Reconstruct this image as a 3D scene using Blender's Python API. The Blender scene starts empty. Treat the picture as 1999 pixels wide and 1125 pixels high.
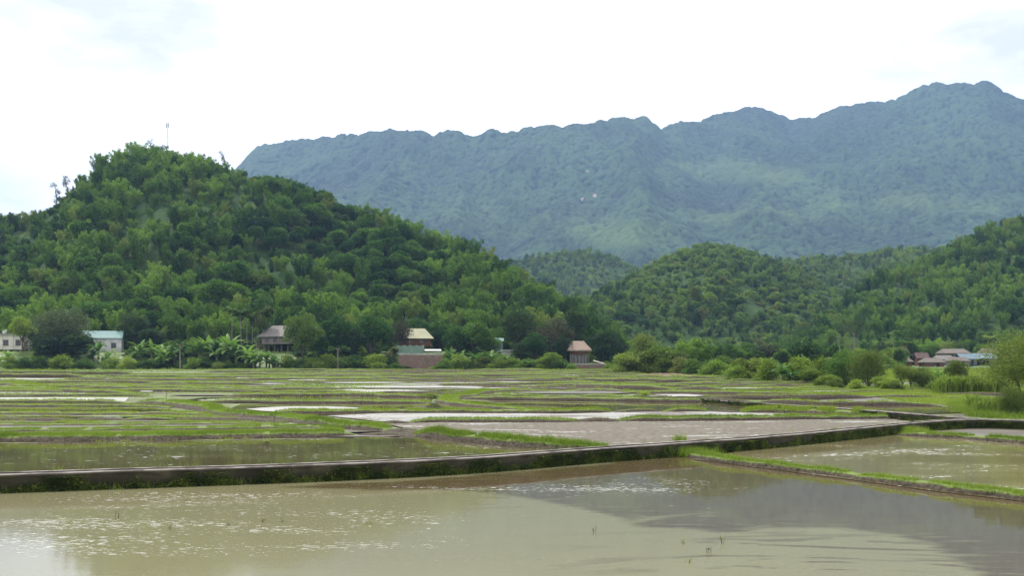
import bpy, bmesh, math, random
import numpy as np
from mathutils import Vector, Matrix
R = math.radians
sc = bpy.context.scene
C = sc.collection
F, HX, HY, EYE = 1943.0, 999.5, 712.0, 4.0          # focal length in photo pixels, horizon, eye height

# ------------------------------------------------------------------ camera, sky, sun, exposure
cam = bpy.data.objects.new('camera', bpy.data.cameras.new('camera')); C.objects.link(cam)
cam.location = (0, 0, EYE); cam.rotation_euler = (R(90), 0, 0)
cam.data.sensor_width = 36; cam.data.lens = F/1999*36
cam.data.shift_y = (HY-562.5)/1999
cam.data.clip_start = 0.5; cam.data.clip_end = 30000
sc.camera = cam
SUN_EL, SUN_AZ = 58, -35                              # azimuth from the view direction, negative = left
wd = bpy.data.worlds.new('World'); sc.world = wd; wd.use_nodes = True
nt = wd.node_tree; nt.nodes.clear()
def N(t, kind, **kw):
    n = t.nodes.new(kind)
    for k, v in kw.items(): setattr(n, k, v)
    return n
sky = N(nt, 'ShaderNodeTexSky', sky_type='NISHITA', sun_disc=False)
sky.sun_elevation = R(SUN_EL); sky.sun_rotation = R(SUN_AZ); sky.air_density = 1; sky.dust_density = 2
tc = N(nt, 'ShaderNodeTexCoord'); mp = N(nt, 'ShaderNodeMapping'); mp.inputs['Scale'].default_value = (1, 1, 2.6)
n1 = N(nt, 'ShaderNodeTexNoise'); n1.inputs['Scale'].default_value = 2.1; n1.inputs['Detail'].default_value = 7; n1.inputs['Roughness'].default_value = .55
nt.links.new(tc.outputs['Generated'], mp.inputs[0]); nt.links.new(mp.outputs[0], n1.inputs[0])
cr = N(nt, 'ShaderNodeValToRGB'); e = cr.color_ramp.elements
e[0].position = .38; e[0].color = (1.1, 1.11, 1.14, 1); e[1].position = .52; e[1].color = (1.85, 1.85, 1.86, 1)
cv = N(nt, 'ShaderNodeValToRGB'); e = cv.color_ramp.elements
e[0].position = .27; e[0].color = (.93,)*3+(1,); e[1].position = .42; e[1].color = (1, 1, 1, 1)
nt.links.new(n1.outputs['Fac'], cr.inputs[0]); nt.links.new(n1.outputs['Fac'], cv.inputs[0])
sm_ = N(nt, 'ShaderNodeMix', data_type='RGBA', blend_type='MULTIPLY'); sm_.inputs[0].default_value = 1
nt.links.new(sky.outputs[0], sm_.inputs[6]); sm_.inputs[7].default_value = (.1, .1, .1, 1)
mx = N(nt, 'ShaderNodeMix', data_type='RGBA')
nt.links.new(cv.outputs[0], mx.inputs[0]); nt.links.new(sm_.outputs[2], mx.inputs[6]); nt.links.new(cr.outputs[0], mx.inputs[7])
bg = N(nt, 'ShaderNodeBackground'); bg.inputs[1].default_value = 1.0
wo = N(nt, 'ShaderNodeOutputWorld'); nt.links.new(mx.outputs[2], bg.inputs[0]); nt.links.new(bg.outputs[0], wo.inputs[0])
sun = bpy.data.objects.new('sun', bpy.data.lights.new('sun', 'SUN')); C.objects.link(sun)
sun.data.energy = 4.9; sun.data.angle = R(10); sun.data.color = (1, .95, .86)
sd = Vector((math.sin(R(SUN_AZ))*math.cos(R(SUN_EL)), math.cos(R(SUN_AZ))*math.cos(R(SUN_EL)), math.sin(R(SUN_EL))))
sun.rotation_euler = sd.to_track_quat('Z', 'Y').to_euler()
sc.view_settings.view_transform = 'Standard'; sc.view_settings.look = 'None'
sc.view_settings.exposure = 0.0; sc.view_settings.gamma = 1

# ------------------------------------------------------------------ numpy helpers
def hsh(ix, iy, s=0):
    n = (ix.astype(np.int64)*374761393 + iy.astype(np.int64)*668265263 + s*974711) & 0x7fffffff
    n = ((n ^ (n >> 13))*1274126177) & 0x7fffffff
    n = (n ^ (n >> 16))
    return (n & 0xffffff)/float(0xffffff)
def vnoise(x, y, s=0):
    ix = np.floor(x); iy = np.floor(y); fx = x-ix; fy = y-iy
    fx = fx*fx*(3-2*fx); fy = fy*fy*(3-2*fy)
    a = hsh(ix, iy, s); b = hsh(ix+1, iy, s); c = hsh(ix, iy+1, s); d = hsh(ix+1, iy+1, s)
    return (a*(1-fx)+b*fx)*(1-fy)+(c*(1-fx)+d*fx)*fy
def fbm(x, y, s=0, o=4):
    r = 0; a = .5; t = 0
    for i in range(o):
        r = r+a*vnoise(x*2**i, y*2**i, s+i); t += a; a *= .5
    return r/t
def ridged(x, y, s=0, o=4):
    r = 0; a = .5; t = 0
    for i in range(o):
        r = r+a*(1-np.abs(2*vnoise(x*2**i, y*2**i, s+i)-1)); t += a; a *= .45
    return r/t
def crowns(x, y, cell, s=0):                           # tree crown bumps, 0..1
    gx = np.floor(x/cell); gy = np.floor(y/cell); best = np.full(x.shape, 0.0)
    for dx in (-1, 0, 1):
        for dy in (-1, 0, 1):
            cx = gx+dx; cy = gy+dy
            px = (cx+hsh(cx, cy, s))*cell; py = (cy+hsh(cx, cy, s+1))*cell; rr = cell*(.55+.4*hsh(cx, cy, s+2))
            d = ((x-px)**2+(y-py)**2)/rr**2
            best = np.maximum(best, np.sqrt(np.clip(1-d, 0, 1))*rr/cell)
    return best
def sms(a, b, x):
    t = np.clip((x-a)/(b-a), 0, 1); return t*t*(3-2*t)
def T(x, y):                                           # the ground: level near the road, stepping up to the village
    x = np.asarray(x, float); y = np.asarray(y, float)
    z = np.clip((y-80)*.0175, 0, 3.7)
    px = HX+F*x/np.maximum(y, 1)
    return z+4.2*sms(243, 262, y)*(1-sms(980, 1230, px))
def gp(px, py, dz=0.0):                                # photo pixel -> point on the ground
    lo, hi = 5.0, 420.0
    for _ in range(40):
        m = (lo+hi)/2
        z = min(max((m-80)*.0175, 0), 3.7)+dz
        if HY+F*(EYE-z)/m > py: lo = m
        else: hi = m
    z = min(max((lo-80)*.0175, 0), 3.7)+dz
    return Vector(((px-HX)/F*lo, lo, z))
def at(px, py, Y): return Vector(((px-HX)/F*Y, Y, EYE+(HY-py)/F*Y))

def np_mesh(name, V, Q, attrs=None, smooth=False, nv=4):
    me = bpy.data.meshes.new(name)
    V = np.asarray(V, np.float32); Q = np.asarray(Q, np.int32)
    me.vertices.add(len(V)); me.vertices.foreach_set('co', V.ravel())
    me.loops.add(Q.size); me.loops.foreach_set('vertex_index', Q.ravel())
    me.polygons.add(len(Q)); me.polygons.foreach_set('loop_start', np.arange(0, Q.size, Q.shape[1], dtype=np.int32))
    me.update(calc_edges=True)
    if smooth: me.polygons.foreach_set('use_smooth', np.ones(len(Q), bool))
    for k, a in (attrs or {}).items():
        at_ = me.attributes.new(k, 'FLOAT', 'POINT'); at_.data.foreach_set('value', np.asarray(a, np.float32))
    return me
def grid_mesh(name, X, Y, Z, attrs=None, smooth=True):
    r, c = X.shape
    V = np.stack([X, Y, Z], -1).reshape(-1, 3)
    i = (np.arange(r-1)[:, None]*c+np.arange(c-1)[None]).ravel()
    Q = np.stack([i, i+1, i+c+1, i+c], -1)
    return np_mesh(name, V, Q, {k: a.ravel() for k, a in (attrs or {}).items()}, smooth)
def obj(name, me, mat=None, parent=None, label=None, cat=None, group=None, kind=None):
    if mat is not None and not me.materials: me.materials.append(mat)
    o = bpy.data.objects.new(name, me); C.objects.link(o)
    if parent is not None: o.parent = parent
    tag(o, label, cat, group, kind); return o
def tag(o, label=None, cat=None, group=None, kind=None):
    if label: o['label'] = label
    if cat: o['category'] = cat
    if group: o['group'] = group
    if kind: o['kind'] = kind
def empty(name, loc, rz=0, label=None, cat=None, group=None):
    o = bpy.data.objects.new(name, None); C.objects.link(o); o.empty_display_size = .5
    o.location = loc; o.rotation_euler.z = rz; tag(o, label, cat, group); return o

# ------------------------------------------------------------------ materials
def newmat(name):
    m = bpy.data.materials.new(name); m.use_nodes = True; t = m.node_tree; t.nodes.clear()
    o = N(t, 'ShaderNodeOutputMaterial'); return m, t, o
def L(t, a, b): t.links.new(a, b)
def rgb(t, c):
    n = N(t, 'ShaderNodeRGB'); n.outputs[0].default_value = (*c, 1); return n.outputs[0]
def mix(t, f, a, b, mode='MIX'):
    n = N(t, 'ShaderNodeMix', data_type='RGBA', blend_type=mode)
    for s, v in ((0, f), (6, a), (7, b)):
        if isinstance(v, (int, float)): n.inputs[s].default_value = v
        elif isinstance(v, tuple): n.inputs[s].default_value = (*v, 1)
        else: L(t, v, n.inputs[s])
    return n.outputs[2]
def math_(t, op, a, b=0.0, c=0.0):
    n = N(t, 'ShaderNodeMath', operation=op)
    for s, v in ((0, a), (1, b), (2, c)):
        if isinstance(v, (int, float)): n.inputs[s].default_value = v
        else: L(t, v, n.inputs[s])
    return n.outputs[0]
def smooth_(t, v, a, b):
    n = N(t, 'ShaderNodeMapRange', interpolation_type='SMOOTHSTEP'); L(t, v, n.inputs[0])
    n.inputs[1].default_value = a; n.inputs[2].default_value = b; return n.outputs[0]
def noise(t, scale, detail=4, sc3=None, rough=.55, dist=0, off=(0, 0, 0)):
    g = N(t, 'ShaderNodeNewGeometry'); m = N(t, 'ShaderNodeMapping'); L(t, g.outputs['Position'], m.inputs[0])
    m.inputs['Scale'].default_value = sc3 or (1, 1, 1); m.inputs['Location'].default_value = off
    n = N(t, 'ShaderNodeTexNoise'); L(t, m.outputs[0], n.inputs[0])
    n.inputs['Scale'].default_value = scale; n.inputs['Detail'].default_value = detail
    n.inputs['Roughness'].default_value = rough; n.inputs['Distortion'].default_value = dist
    return n.outputs['Fac']
def attr(t, name):
    n = N(t, 'ShaderNodeAttribute'); n.attribute_name = name; return n.outputs['Fac']
def bump(t, h, strength, dist=.1):
    b = N(t, 'ShaderNodeBump'); L(t, h, b.inputs['Height']); b.inputs['Strength'].default_value = strength
    b.inputs['Distance'].default_value = dist; return b.outputs[0]
def princ(t, out, col, rough=.8, nrm=None, spec=.3):
    p = N(t, 'ShaderNodeBsdfPrincipled')
    for k, v in (('Base Color', col), ('Roughness', rough)):
        if isinstance(v, (int, float)): p.inputs[k].default_value = v
        elif isinstance(v, tuple): p.inputs[k].default_value = (*v, 1)
        else: L(t, v, p.inputs[k])
    p.inputs['Specular IOR Level'].default_value = spec
    if nrm is not None: L(t, nrm, p.inputs['Normal'])
    if out is not None: L(t, p.outputs[0], out.inputs[0])
    return p
def leaf_mat(name, dark, mid, light, odd=None, trans=.35, patch=.012):
    m, t, o = newmat(name)
    oi = N(t, 'ShaderNodeObjectInfo')
    f = math_(t, 'ADD', math_(t, 'MULTIPLY', attr(t, 'rnd'), .35), math_(t, 'MULTIPLY', oi.outputs['Random'], .65))
    pz = noise(t, patch, 2)
    f = math_(t, 'ADD', f, math_(t, 'MULTIPLY', math_(t, 'SUBTRACT', pz, .5), 1.3))
    r = N(t, 'ShaderNodeValToRGB'); e = r.color_ramp.elements
    e[0].position = .15; e[0].color = (*dark, 1); e[1].position = .95; e[1].color = (*light, 1)
    k = e.new(.5); k.color = (*mid, 1)
    L(t, f, r.inputs[0]); col = r.outputs[0]
    if odd:
        rr = math_(t, 'FRACT', math_(t, 'MULTIPLY', oi.outputs['Random'], 17.31))
        col = mix(t, math_(t, 'MULTIPLY', smooth_(t, rr, .9, .96), .7), col, odd)
    d = N(t, 'ShaderNodeBsdfDiffuse'); tr = N(t, 'ShaderNodeBsdfTranslucent'); g = N(t, 'ShaderNodeBsdfGlossy'); g.inputs['Roughness'].default_value = .45
    L(t, col, d.inputs[0]); L(t, mix(t, 1.0, col, (1.1, 1.25, .6), 'MULTIPLY'), tr.inputs[0]); g.inputs[0].default_value = (.8, .9, .8, 1)
    a = N(t, 'ShaderNodeMixShader'); a.inputs[0].default_value = trans; L(t, d.outputs[0], a.inputs[1]); L(t, tr.outputs[0], a.inputs[2])
    b = N(t, 'ShaderNodeMixShader'); b.inputs[0].default_value = .015; L(t, a.outputs[0], b.inputs[1]); L(t, g.outputs[0], b.inputs[2])
    L(t, b.outputs[0], o.inputs[0]); return m
M = {}
M['bamboo'] = leaf_mat('bamboo_leaves', (.022, .058, .014), (.078, .155, .022), (.195, .305, .045), (.2, .24, .05))
M['broad'] = leaf_mat('broad_leaves', (.018, .052, .016), (.048, .112, .024), (.12, .21, .036), (.1, .14, .035))
M['dark'] = leaf_mat('dark_leaves', (.018, .036, .018), (.03, .06, .022), (.055, .09, .03))
M['greyleaf'] = leaf_mat('grey_leaves', (.035, .055, .035), (.055, .08, .045), (.08, .1, .055))
M['purple'] = leaf_mat('purple_leaves', (.035, .04, .028), (.06, .055, .04), (.075, .09, .04))
M['shrub'] = leaf_mat('shrub_leaves', (.09, .14, .024), (.17, .24, .04), (.28, .35, .065))
M['olive'] = leaf_mat('olive_leaves', (.085, .12, .025), (.155, .2, .045), (.25, .31, .075))
M['banana'] = leaf_mat('banana_leaves', (.05, .11, .026), (.095, .18, .042), (.18, .28, .07))
M['palm'] = leaf_mat('palm_leaves', (.05, .08, .02), (.09, .12, .035), (.16, .17, .06))
M['dry'] = leaf_mat('dry_leaves', (.12, .09, .05), (.18, .13, .07), (.2, .17, .08))
M['mid'] = leaf_mat('valley_leaves', (.038, .08, .022), (.11, .185, .038), (.23, .31, .06), (.17, .17, .05), patch=.008)
M['grass'] = leaf_mat('grass_blades', (.085, .13, .02), (.15, .215, .032), (.25, .32, .065), trans=.45, patch=.11)
M['fieldgrass'] = leaf_mat('field_grass', (.07, .11, .014), (.14, .205, .025), (.25, .31, .045), trans=.4, patch=.05)
M['weed'] = leaf_mat('wall_weeds', (.035, .055, .016), (.12, .155, .03), (.3, .34, .065), trans=.35, patch=1.6)
def simple(name, a, b, scale=3, rough=.85, bs=.3, bd=.03, sc3=None, spec=.25):
    m, t, o = newmat(name); n = noise(t, scale, 5, sc3)
    princ(t, o, mix(t, smooth_(t, n, .3, .7), a, b), rough, bump(t, n, bs, bd), spec); return m
M['bark'] = simple('bark', (.05, .042, .033), (.11, .095, .08), 6)
M['palebark'] = simple('pale_bark', (.13, .12, .09), (.24, .22, .18), 6)
M['culm'] = simple('bamboo_culm', (.07, .09, .03), (.15, .16, .07), 2)
M['drytwig'] = simple('dry_twig', (.07, .05, .04), (.12, .09, .07), 9)
M['wood'] = simple('weathered_wood', (.09, .07, .055), (.2, .165, .13), 2.5, sc3=(6, 6, .4))
M['brownwood'] = simple('brown_wood', (.09, .045, .03), (.16, .085, .05), 2.5, sc3=(6, 6, .4))
M['greywood'] = simple('grey_wood', (.16, .15, .14), (.3, .28, .26), 2.5, sc3=(6, 6, .4))
M['cream'] = simple('cream_plaster', (.5, .49, .42), (.66, .65, .58), .7)
M['grime'] = simple('grimy_plaster', (.42, .43, .42), (.62, .62, .62), .8)
M['dark_in'] = simple('dark_interior', (.012, .012, .012), (.025, .024, .022), 2)
M['pane'] = simple('window_glass', (.03, .035, .04), (.05, .055, .06), 2, rough=.15, spec=.5)
M['frame'] = simple('window_frame_paint', (.12, .08, .06), (.18, .12, .09), 4)
M['greyplaster'] = simple('grey_render', (.2, .2, .19), (.34, .33, .31), 1.5)
M['white'] = simple('white_paint', (.68, .68, .66), (.8, .8, .78), 2, rough=.5)
M['net'] = simple('green_net', (.1, .17, .13), (.17, .25, .2), 4)
M['red_soil'] = simple('red_soil', (.1, .062, .042), (.17, .105, .075), .9)
M['stone'] = simple('pale_stone', (.28, .25, .21), (.42, .38, .33), 1.5)
def roof_mat(name, a, b, ridge=0, rough=.7, thatch=False):
    m, t, o = newmat(name); tc = N(t, 'ShaderNodeTexCoord'); w = N(t, 'ShaderNodeTexWave', wave_type='BANDS', bands_direction='Z' if thatch else 'X')
    L(t, tc.outputs['Object'], w.inputs[0]); w.inputs['Scale'].default_value = 2.4 if thatch else 1.6; w.inputs['Distortion'].default_value = 3 if thatch else 0
    n = noise(t, 2.2, 6, (5, 5, .7) if thatch else None)
    col = mix(t, smooth_(t, n, .25, .75), a, b)
    col = mix(t, math_(t, 'MULTIPLY', w.outputs['Fac'], .3), col, tuple(c*.55 for c in a))
    princ(t, o, col, rough, bump(t, math_(t, 'ADD', w.outputs['Fac'], n), .6, .06), .3); return m
M['teal'] = roof_mat('teal_metal_roof', (.1, .22, .215), (.14, .28, .27), rough=.45)
M['yellow'] = roof_mat('straw_metal_roof', (.26, .255, .14), (.33, .325, .19), rough=.5)
M['fibre'] = roof_mat('grey_fibre_cement_roof', (.13, .12, .11), (.24, .22, .2))
M['thatch'] = roof_mat('brown_thatch', (.22, .165, .13), (.36, .275, .22), thatch=True, rough=.95)
M['greythatch'] = roof_mat('grey_thatch', (.11, .095, .08), (.22, .19, .165), thatch=True, rough=.95)
M['redroof'] = roof_mat('red_brown_roof', (.09, .055, .045), (.14, .09, .075))
M['blue'] = roof_mat('blue_grey_metal_roof', (.12, .19, .23), (.18, .25, .29), rough=.45)
def brick_mat():
    m, t, o = newmat('brick_wall'); tc = N(t, 'ShaderNodeTexCoord'); mpp = N(t, 'ShaderNodeMapping'); mpp.inputs['Rotation'].default_value = (R(90), 0, 0)
    L(t, tc.outputs['Object'], mpp.inputs[0]); b = N(t, 'ShaderNodeTexBrick'); L(t, mpp.outputs[0], b.inputs[0])
    b.inputs['Color1'].default_value = (.17, .085, .062, 1); b.inputs['Color2'].default_value = (.11, .06, .045, 1); b.inputs['Mortar'].default_value = (.2, .175, .15, 1)
    b.inputs['Scale'].default_value = 1; b.inputs['Brick Width'].default_value = .42; b.inputs['Row Height'].default_value = .16; b.inputs['Mortar Size'].default_value = .02
    n = noise(t, 1.1, 5); col = mix(t, math_(t, 'MULTIPLY', smooth_(t, n, .5, .7), .6), b.outputs['Color'], (.24, .22, .195))
    n2 = noise(t, .5, 3, off=(9, 3, 1)); col = mix(t, math_(t, 'MULTIPLY', smooth_(t, n2, .5, .75), .5), col, (.08, .08, .05))
    princ(t, o, col, .9, bump(t, n, .5, .03)); return m
M['brick'] = brick_mat()
def concrete_mat():
    m, t, o = newmat('mossy_concrete'); g = N(t, 'ShaderNodeNewGeometry'); s = N(t, 'ShaderNodeSeparateXYZ'); L(t, g.outputs['Position'], s.inputs[0])
    n = noise(t, 1.4, 6, (1, 1, 3)); n2 = noise(t, .5, 5, (1, 1, .25), off=(4, 2, 8)); n3 = noise(t, 9, 3)
    hgt = attr(t, 'hgt')
    col = mix(t, smooth_(t, n, .3, .72), (.062, .056, .036), (.14, .127, .09))
    col = mix(t, math_(t, 'MULTIPLY', smooth_(t, n2, .42, .62), .8), col, (.032, .028, .02))
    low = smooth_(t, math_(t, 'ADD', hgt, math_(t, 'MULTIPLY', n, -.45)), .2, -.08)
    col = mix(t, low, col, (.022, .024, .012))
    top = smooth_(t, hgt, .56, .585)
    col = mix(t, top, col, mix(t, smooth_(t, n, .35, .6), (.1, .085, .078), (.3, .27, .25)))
    princ(t, o, col, .9, bump(t, math_(t, 'ADD', n, n3), .6, .03)); return m
M['concrete'] = concrete_mat()
def mud_mat():
    m, t, o = newmat('wet_field_mud')
    n = noise(t, .35, 6, (1, 2.2, 1)); n2 = noise(t, 1.6, 6, (1, 1.6, 1), off=(3, 7, 0)); n3 = noise(t, .07, 3, (1, 1.5, 1), off=(8, 1, 0))
    gr = smooth_(t, math_(t, 'ADD', n, math_(t, 'MULTIPLY', math_(t, 'SUBTRACT', n3, .5), .8)), .38, .5)
    g = mix(t, n2, (.055, .09, .015), (.15, .185, .04)); b = mix(t, smooth_(t, n2, .35, .65), (.035, .03, .018), (.115, .095, .062))
    col = mix(t, gr, b, g)
    far = N(t, 'ShaderNodeNewGeometry'); s = N(t, 'ShaderNodeSeparateXYZ'); L(t, far.outputs['Position'], s.inputs[0])
    col = mix(t, smooth_(t, s.outputs[1], 215, 245), col, mix(t, n2, (.05, .09, .02), (.11, .16, .035)))
    ro = mix(t, smooth_(t, noise(t, .5, 4, (.5, 1.5, 1), off=(6, 6, 0)), .45, .55), (.8,)*3, (.42,)*3)
    princ(t, o, col, ro, bump(t, n2, .6, .1)); return m
M['ground'] = mud_mat()
def bank_mat():
    m, t, o = newmat('field_bank_earth'); h = attr(t, 'hgt')
    n = noise(t, 1.7, 6); n2 = noise(t, 7, 4); n3 = noise(t, .23, 2)
    g = mix(t, n2, (.06, .1, .018), (.17, .23, .045)); b = mix(t, smooth_(t, n2, .35, .65), (.028, .022, .014), (.078, .06, .038))
    f = smooth_(t, math_(t, 'ADD', math_(t, 'ADD', h, math_(t, 'MULTIPLY', math_(t, 'SUBTRACT', n, .5), .7)), math_(t, 'MULTIPLY', math_(t, 'SUBTRACT', n3, .5), -.5)), .45, .7)
    princ(t, o, mix(t, f, b, g), .85, bump(t, math_(t, 'ADD', n, n2), .8, .08)); return m
M['bank'] = bank_mat()
def mudbank_mat():
    m, t, o = newmat('bare_bank_mud'); n = noise(t, 3, 6); n2 = noise(t, .8, 3)
    princ(t, o, mix(t, n2, mix(t, smooth_(t, n, .35, .65), (.05, .035, .025), (.16, .12, .088)), (.17, .19, .06)), .75, bump(t, n, .9, .1)); return m
M['mudbank'] = mudbank_mat()
def water_mat(name, base, rough=.05, ripple=.05, rscale=2.0, foam=.0, base2=None, sx=.35):
    m, t, o = newmat(name)
    r = noise(t, rscale, 4, (sx, 1, 1), .6); fl = noise(t, 5.5, 3, (.45, 1.2, 1), .5, 1.2); cl = noise(t, .28, 4, (.5, 1, 1), off=(3, 1, 0))
    col = base
    if base2: col = mix(t, smooth_(t, cl, .35, .65), base, base2)
    p = princ(t, None, col, rough, bump(t, r, ripple, .06), .5); p.inputs['IOR'].default_value = 1.33
    if foam > 0:
        d = N(t, 'ShaderNodeBsdfDiffuse'); d.inputs[0].default_value = (.62, .63, .62, 1)
        f = smooth_(t, math_(t, 'ADD', fl, math_(t, 'MULTIPLY', math_(t, 'SUBTRACT', cl, .5), foam)), .68, .73)
        a = N(t, 'ShaderNodeMixShader'); L(t, math_(t, 'MULTIPLY', f, .8), a.inputs[0]); L(t, p.outputs[0], a.inputs[1]); L(t, d.outputs[0], a.inputs[2]); L(t, a.outputs[0], o.inputs[0])
    else: L(t, p.outputs[0], o.inputs[0])
    return m
M['w_dark'] = water_mat('calm_brown_water', (.075, .058, .024), .04, .03, 1.5, .25, (.105, .09, .04))
M['w_bright'] = water_mat('rippled_water', (.34, .33, .3), .42, .5, 3.0)  # pale base colour paints in the sky reflected by the ripples
M['w_mud'] = water_mat('shallow_muddy_water', (.11, .09, .065), .3, .35, 2.0, 0, (.17, .15, .12))
M['w_olive'] = water_mat('murky_olive_water', (.15, .13, .065), .07, .05, 2.0, .75, (.21, .185, .1))
def front_water():
    m, t, o = newmat('front_paddy_water')
    s = attr(t, 'sd'); sl = attr(t, 'slick')
    w = noise(t, 1.1, 8, (.3, 1.7, 1), .66, 1.8); w2 = noise(t, .35, 5, (.4, 1.6, 1), .6, 2.5, off=(5, 2, 0)); w3 = noise(t, 14, 3, (.5, 1, 1))
    v = math_(t, 'ADD', s, math_(t, 'MULTIPLY', math_(t, 'SUBTRACT', w, .5), 1.3)); v = math_(t, 'ADD', v, math_(t, 'MULTIPLY', math_(t, 'SUBTRACT', w2, .5), 1.0))
    film = smooth_(t, v, -.2, .35)
    st = smooth_(t, w2, .53, .60)                       # dark swirls where the film has torn
    film = math_(t, 'MULTIPLY', film, math_(t, 'SUBTRACT', 1.0, math_(t, 'MULTIPLY', math_(t, 'MULTIPLY', st, sl), .85)))
    w4 = noise(t, .8, 6, (.3, 1.8, 1), .6, 2.2, off=(3, 9, 0)); film = math_(t, 'MAXIMUM', film, math_(t, 'MULTIPLY', smooth_(t, w4, .56, .66), math_(t, 'MULTIPLY', smooth_(t, s, -2.2, -.3), .8)))
    filmc = mix(t, w, mix(t, w3, (.15, .137, .07), (.22, .205, .113)), (.185, .173, .098))
    col = mix(t, film, mix(t, w, (.07, .05, .024), (.11, .085, .045)), filmc)
    ro = mix(t, film, (.035,)*3, (.075,)*3)
    r = noise(t, 1.5, 3, (.4, 1, 1))
    p = princ(t, None, col, ro, bump(t, r, .03, .05), .5); p.inputs['IOR'].default_value = 1.33
    fl = noise(t, 7.5, 4, (.55, 1.3, 1), .6, .5, off=(2, 0, 0)); cl = noise(t, .3, 4, (.45, 1.2, 1), .6, 1.2, off=(11, 4, 0))
    fm = attr(t, 'foam')
    fl = math_(t, 'ADD', fl, math_(t, 'MULTIPLY', math_(t, 'SUBTRACT', noise(t, 22, 2, (.6, 1.3, 1)), .5), .38))
    thr = math_(t, 'ADD', fl, math_(t, 'ADD', math_(t, 'MULTIPLY', math_(t, 'SUBTRACT', cl, .5), .55), math_(t, 'MULTIPLY', math_(t, 'SUBTRACT', fm, 1), .22)))
    f = smooth_(t, thr, .63, .67)
    d = N(t, 'ShaderNodeBsdfDiffuse'); d.inputs[0].default_value = (.56, .57, .55, 1)
    a = N(t, 'ShaderNodeMixShader'); L(t, math_(t, 'MULTIPLY', f, .5), a.inputs[0]); L(t, p.outputs[0], a.inputs[1]); L(t, d.outputs[0], a.inputs[2]); L(t, a.outputs[0], o.inputs[0])
    return m
M['w_front'] = front_water()
def puddle_mat(name, th):
    m, t, o = newmat(name)
    n = noise(t, .75, 8, (.28, 1.1, 1), .68, .6); n2 = noise(t, 3.5, 6, (.8, 1.2, 1), .65); n3 = noise(t, .15, 3, (.5, 1, 1), off=(2, 6, 0))
    v = math_(t, 'ADD', math_(t, 'ADD', n, math_(t, 'MULTIPLY', math_(t, 'SUBTRACT', n2, .5), .5)), math_(t, 'MULTIPLY', math_(t, 'SUBTRACT', n3, .5), .6))
    wet = smooth_(t, v, th, th+.07)
    mud = mix(t, smooth_(t, n2, .3, .7), (.05, .042, .029), (.175, .15, .11)); mud = mix(t, smooth_(t, noise(t, .3, 3, (.4, 1, 1), off=(9, 0, 2)), .62, .7), mud, (.14, .17, .06))
    col = mix(t, wet, mud, (.32, .31, .285)); ro = mix(t, wet, (.9,)*3, (.34,)*3)
    princ(t, o, col, ro, bump(t, n2, .8, .09), .5); return m
M['puddle'] = puddle_mat('puddled_mud', .585); M['puddle2'] = puddle_mat('flooded_mud', .42)
def hill_mat(name, a, b, c, clear=None):
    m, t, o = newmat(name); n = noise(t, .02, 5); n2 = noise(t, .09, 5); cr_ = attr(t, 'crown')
    col = mix(t, smooth_(t, math_(t, 'ADD', math_(t, 'MULTIPLY', n, .35), math_(t, 'MULTIPLY', cr_, .75)), .38, .82), a, b)  # shade painted into the colour: gaps between crowns darker, crown tops lighter
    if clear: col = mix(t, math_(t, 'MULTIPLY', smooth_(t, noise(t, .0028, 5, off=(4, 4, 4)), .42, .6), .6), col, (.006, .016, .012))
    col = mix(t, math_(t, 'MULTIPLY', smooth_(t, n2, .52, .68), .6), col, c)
    if clear:
        ck = attr(t, 'clear'); nn = noise(t, .009, 8, (1, .5, 1), off=(7, 7, 0), rough=.7)
        f = math_(t, 'MULTIPLY', smooth_(t, math_(t, 'ADD', ck, math_(t, 'MULTIPLY', math_(t, 'SUBTRACT', nn, .5), 3.6)), .4, 1.4), .5)
        soil = smooth_(t, noise(t, .018, 4, off=(1, 9, 3)), .66, .72)
        col = mix(t, f, col, mix(t, math_(t, 'MULTIPLY', soil, .7), clear, (.2, .15, .1)))
        rk = attr(t, 'rock'); col = mix(t, smooth_(t, math_(t, 'ADD', rk, math_(t, 'MULTIPLY', math_(t, 'SUBTRACT', n2, .5), .9)), .5, .65), col, (.3, .25, .21))
    princ(t, o, col, .95, bump(t, n2, .6, 3.0), .1); return m
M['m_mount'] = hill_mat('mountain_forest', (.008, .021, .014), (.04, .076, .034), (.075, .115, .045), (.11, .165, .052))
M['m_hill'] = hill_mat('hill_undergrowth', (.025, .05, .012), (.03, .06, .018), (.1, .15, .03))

# ------------------------------------------------------------------ hills (real heightfields at their real distances)
def arr(s): return np.array(s, float)
HL = dict(crest=arr([(-900, 470), (-300, 440), (0, 428), (45, 413), (110, 385), (135, 358), (165, 328), (215, 300), (290, 290), (340, 296), (400, 313), (440, 327),
                 (500, 332), (560, 343), (600, 357), (640, 379), (700, 406), (740, 411), (770, 430), (800, 450), (850, 473), (920, 491), (960, 513), (1000, 540),
                 (1060, 563), (1100, 585), (1150, 606), (1200, 648), (1250, 700), (1300, 722)]),
          yc=arr([(-900, 520), (0, 470), (600, 450), (1000, 420), (1200, 350), (1300, 330)]), yf=arr([(-900, 262), (0, 268), (900, 268), (1200, 258), (1300, 270)]), th=7, fold=7, seed=3)
HA = dict(crest=arr([(700, 700), (900, 560), (985, 516), (1040, 500), (1100, 488), (1150, 486), (1200, 502), (1250, 528), (1300, 560), (1400, 640), (1500, 700)]),
          yc=arr([(700, 1150), (1500, 1150)]), yf=arr([(700, 900), (1500, 900)]), th=6, fold=8, seed=9)
HB = dict(crest=arr([(950, 712), (1050, 640), (1130, 585), (1180, 566), (1230, 535), (1300, 504), (1340, 488), (1380, 479), (1430, 482), (1480, 496), (1530, 510), (1600, 545),
                 (1700, 610), (1800, 690), (1850, 712)]),
          yc=arr([(950, 640), (1400, 700), (1850, 700)]), yf=arr([(950, 400), (1850, 400)]), th=6, fold=9, seed=14)
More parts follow.
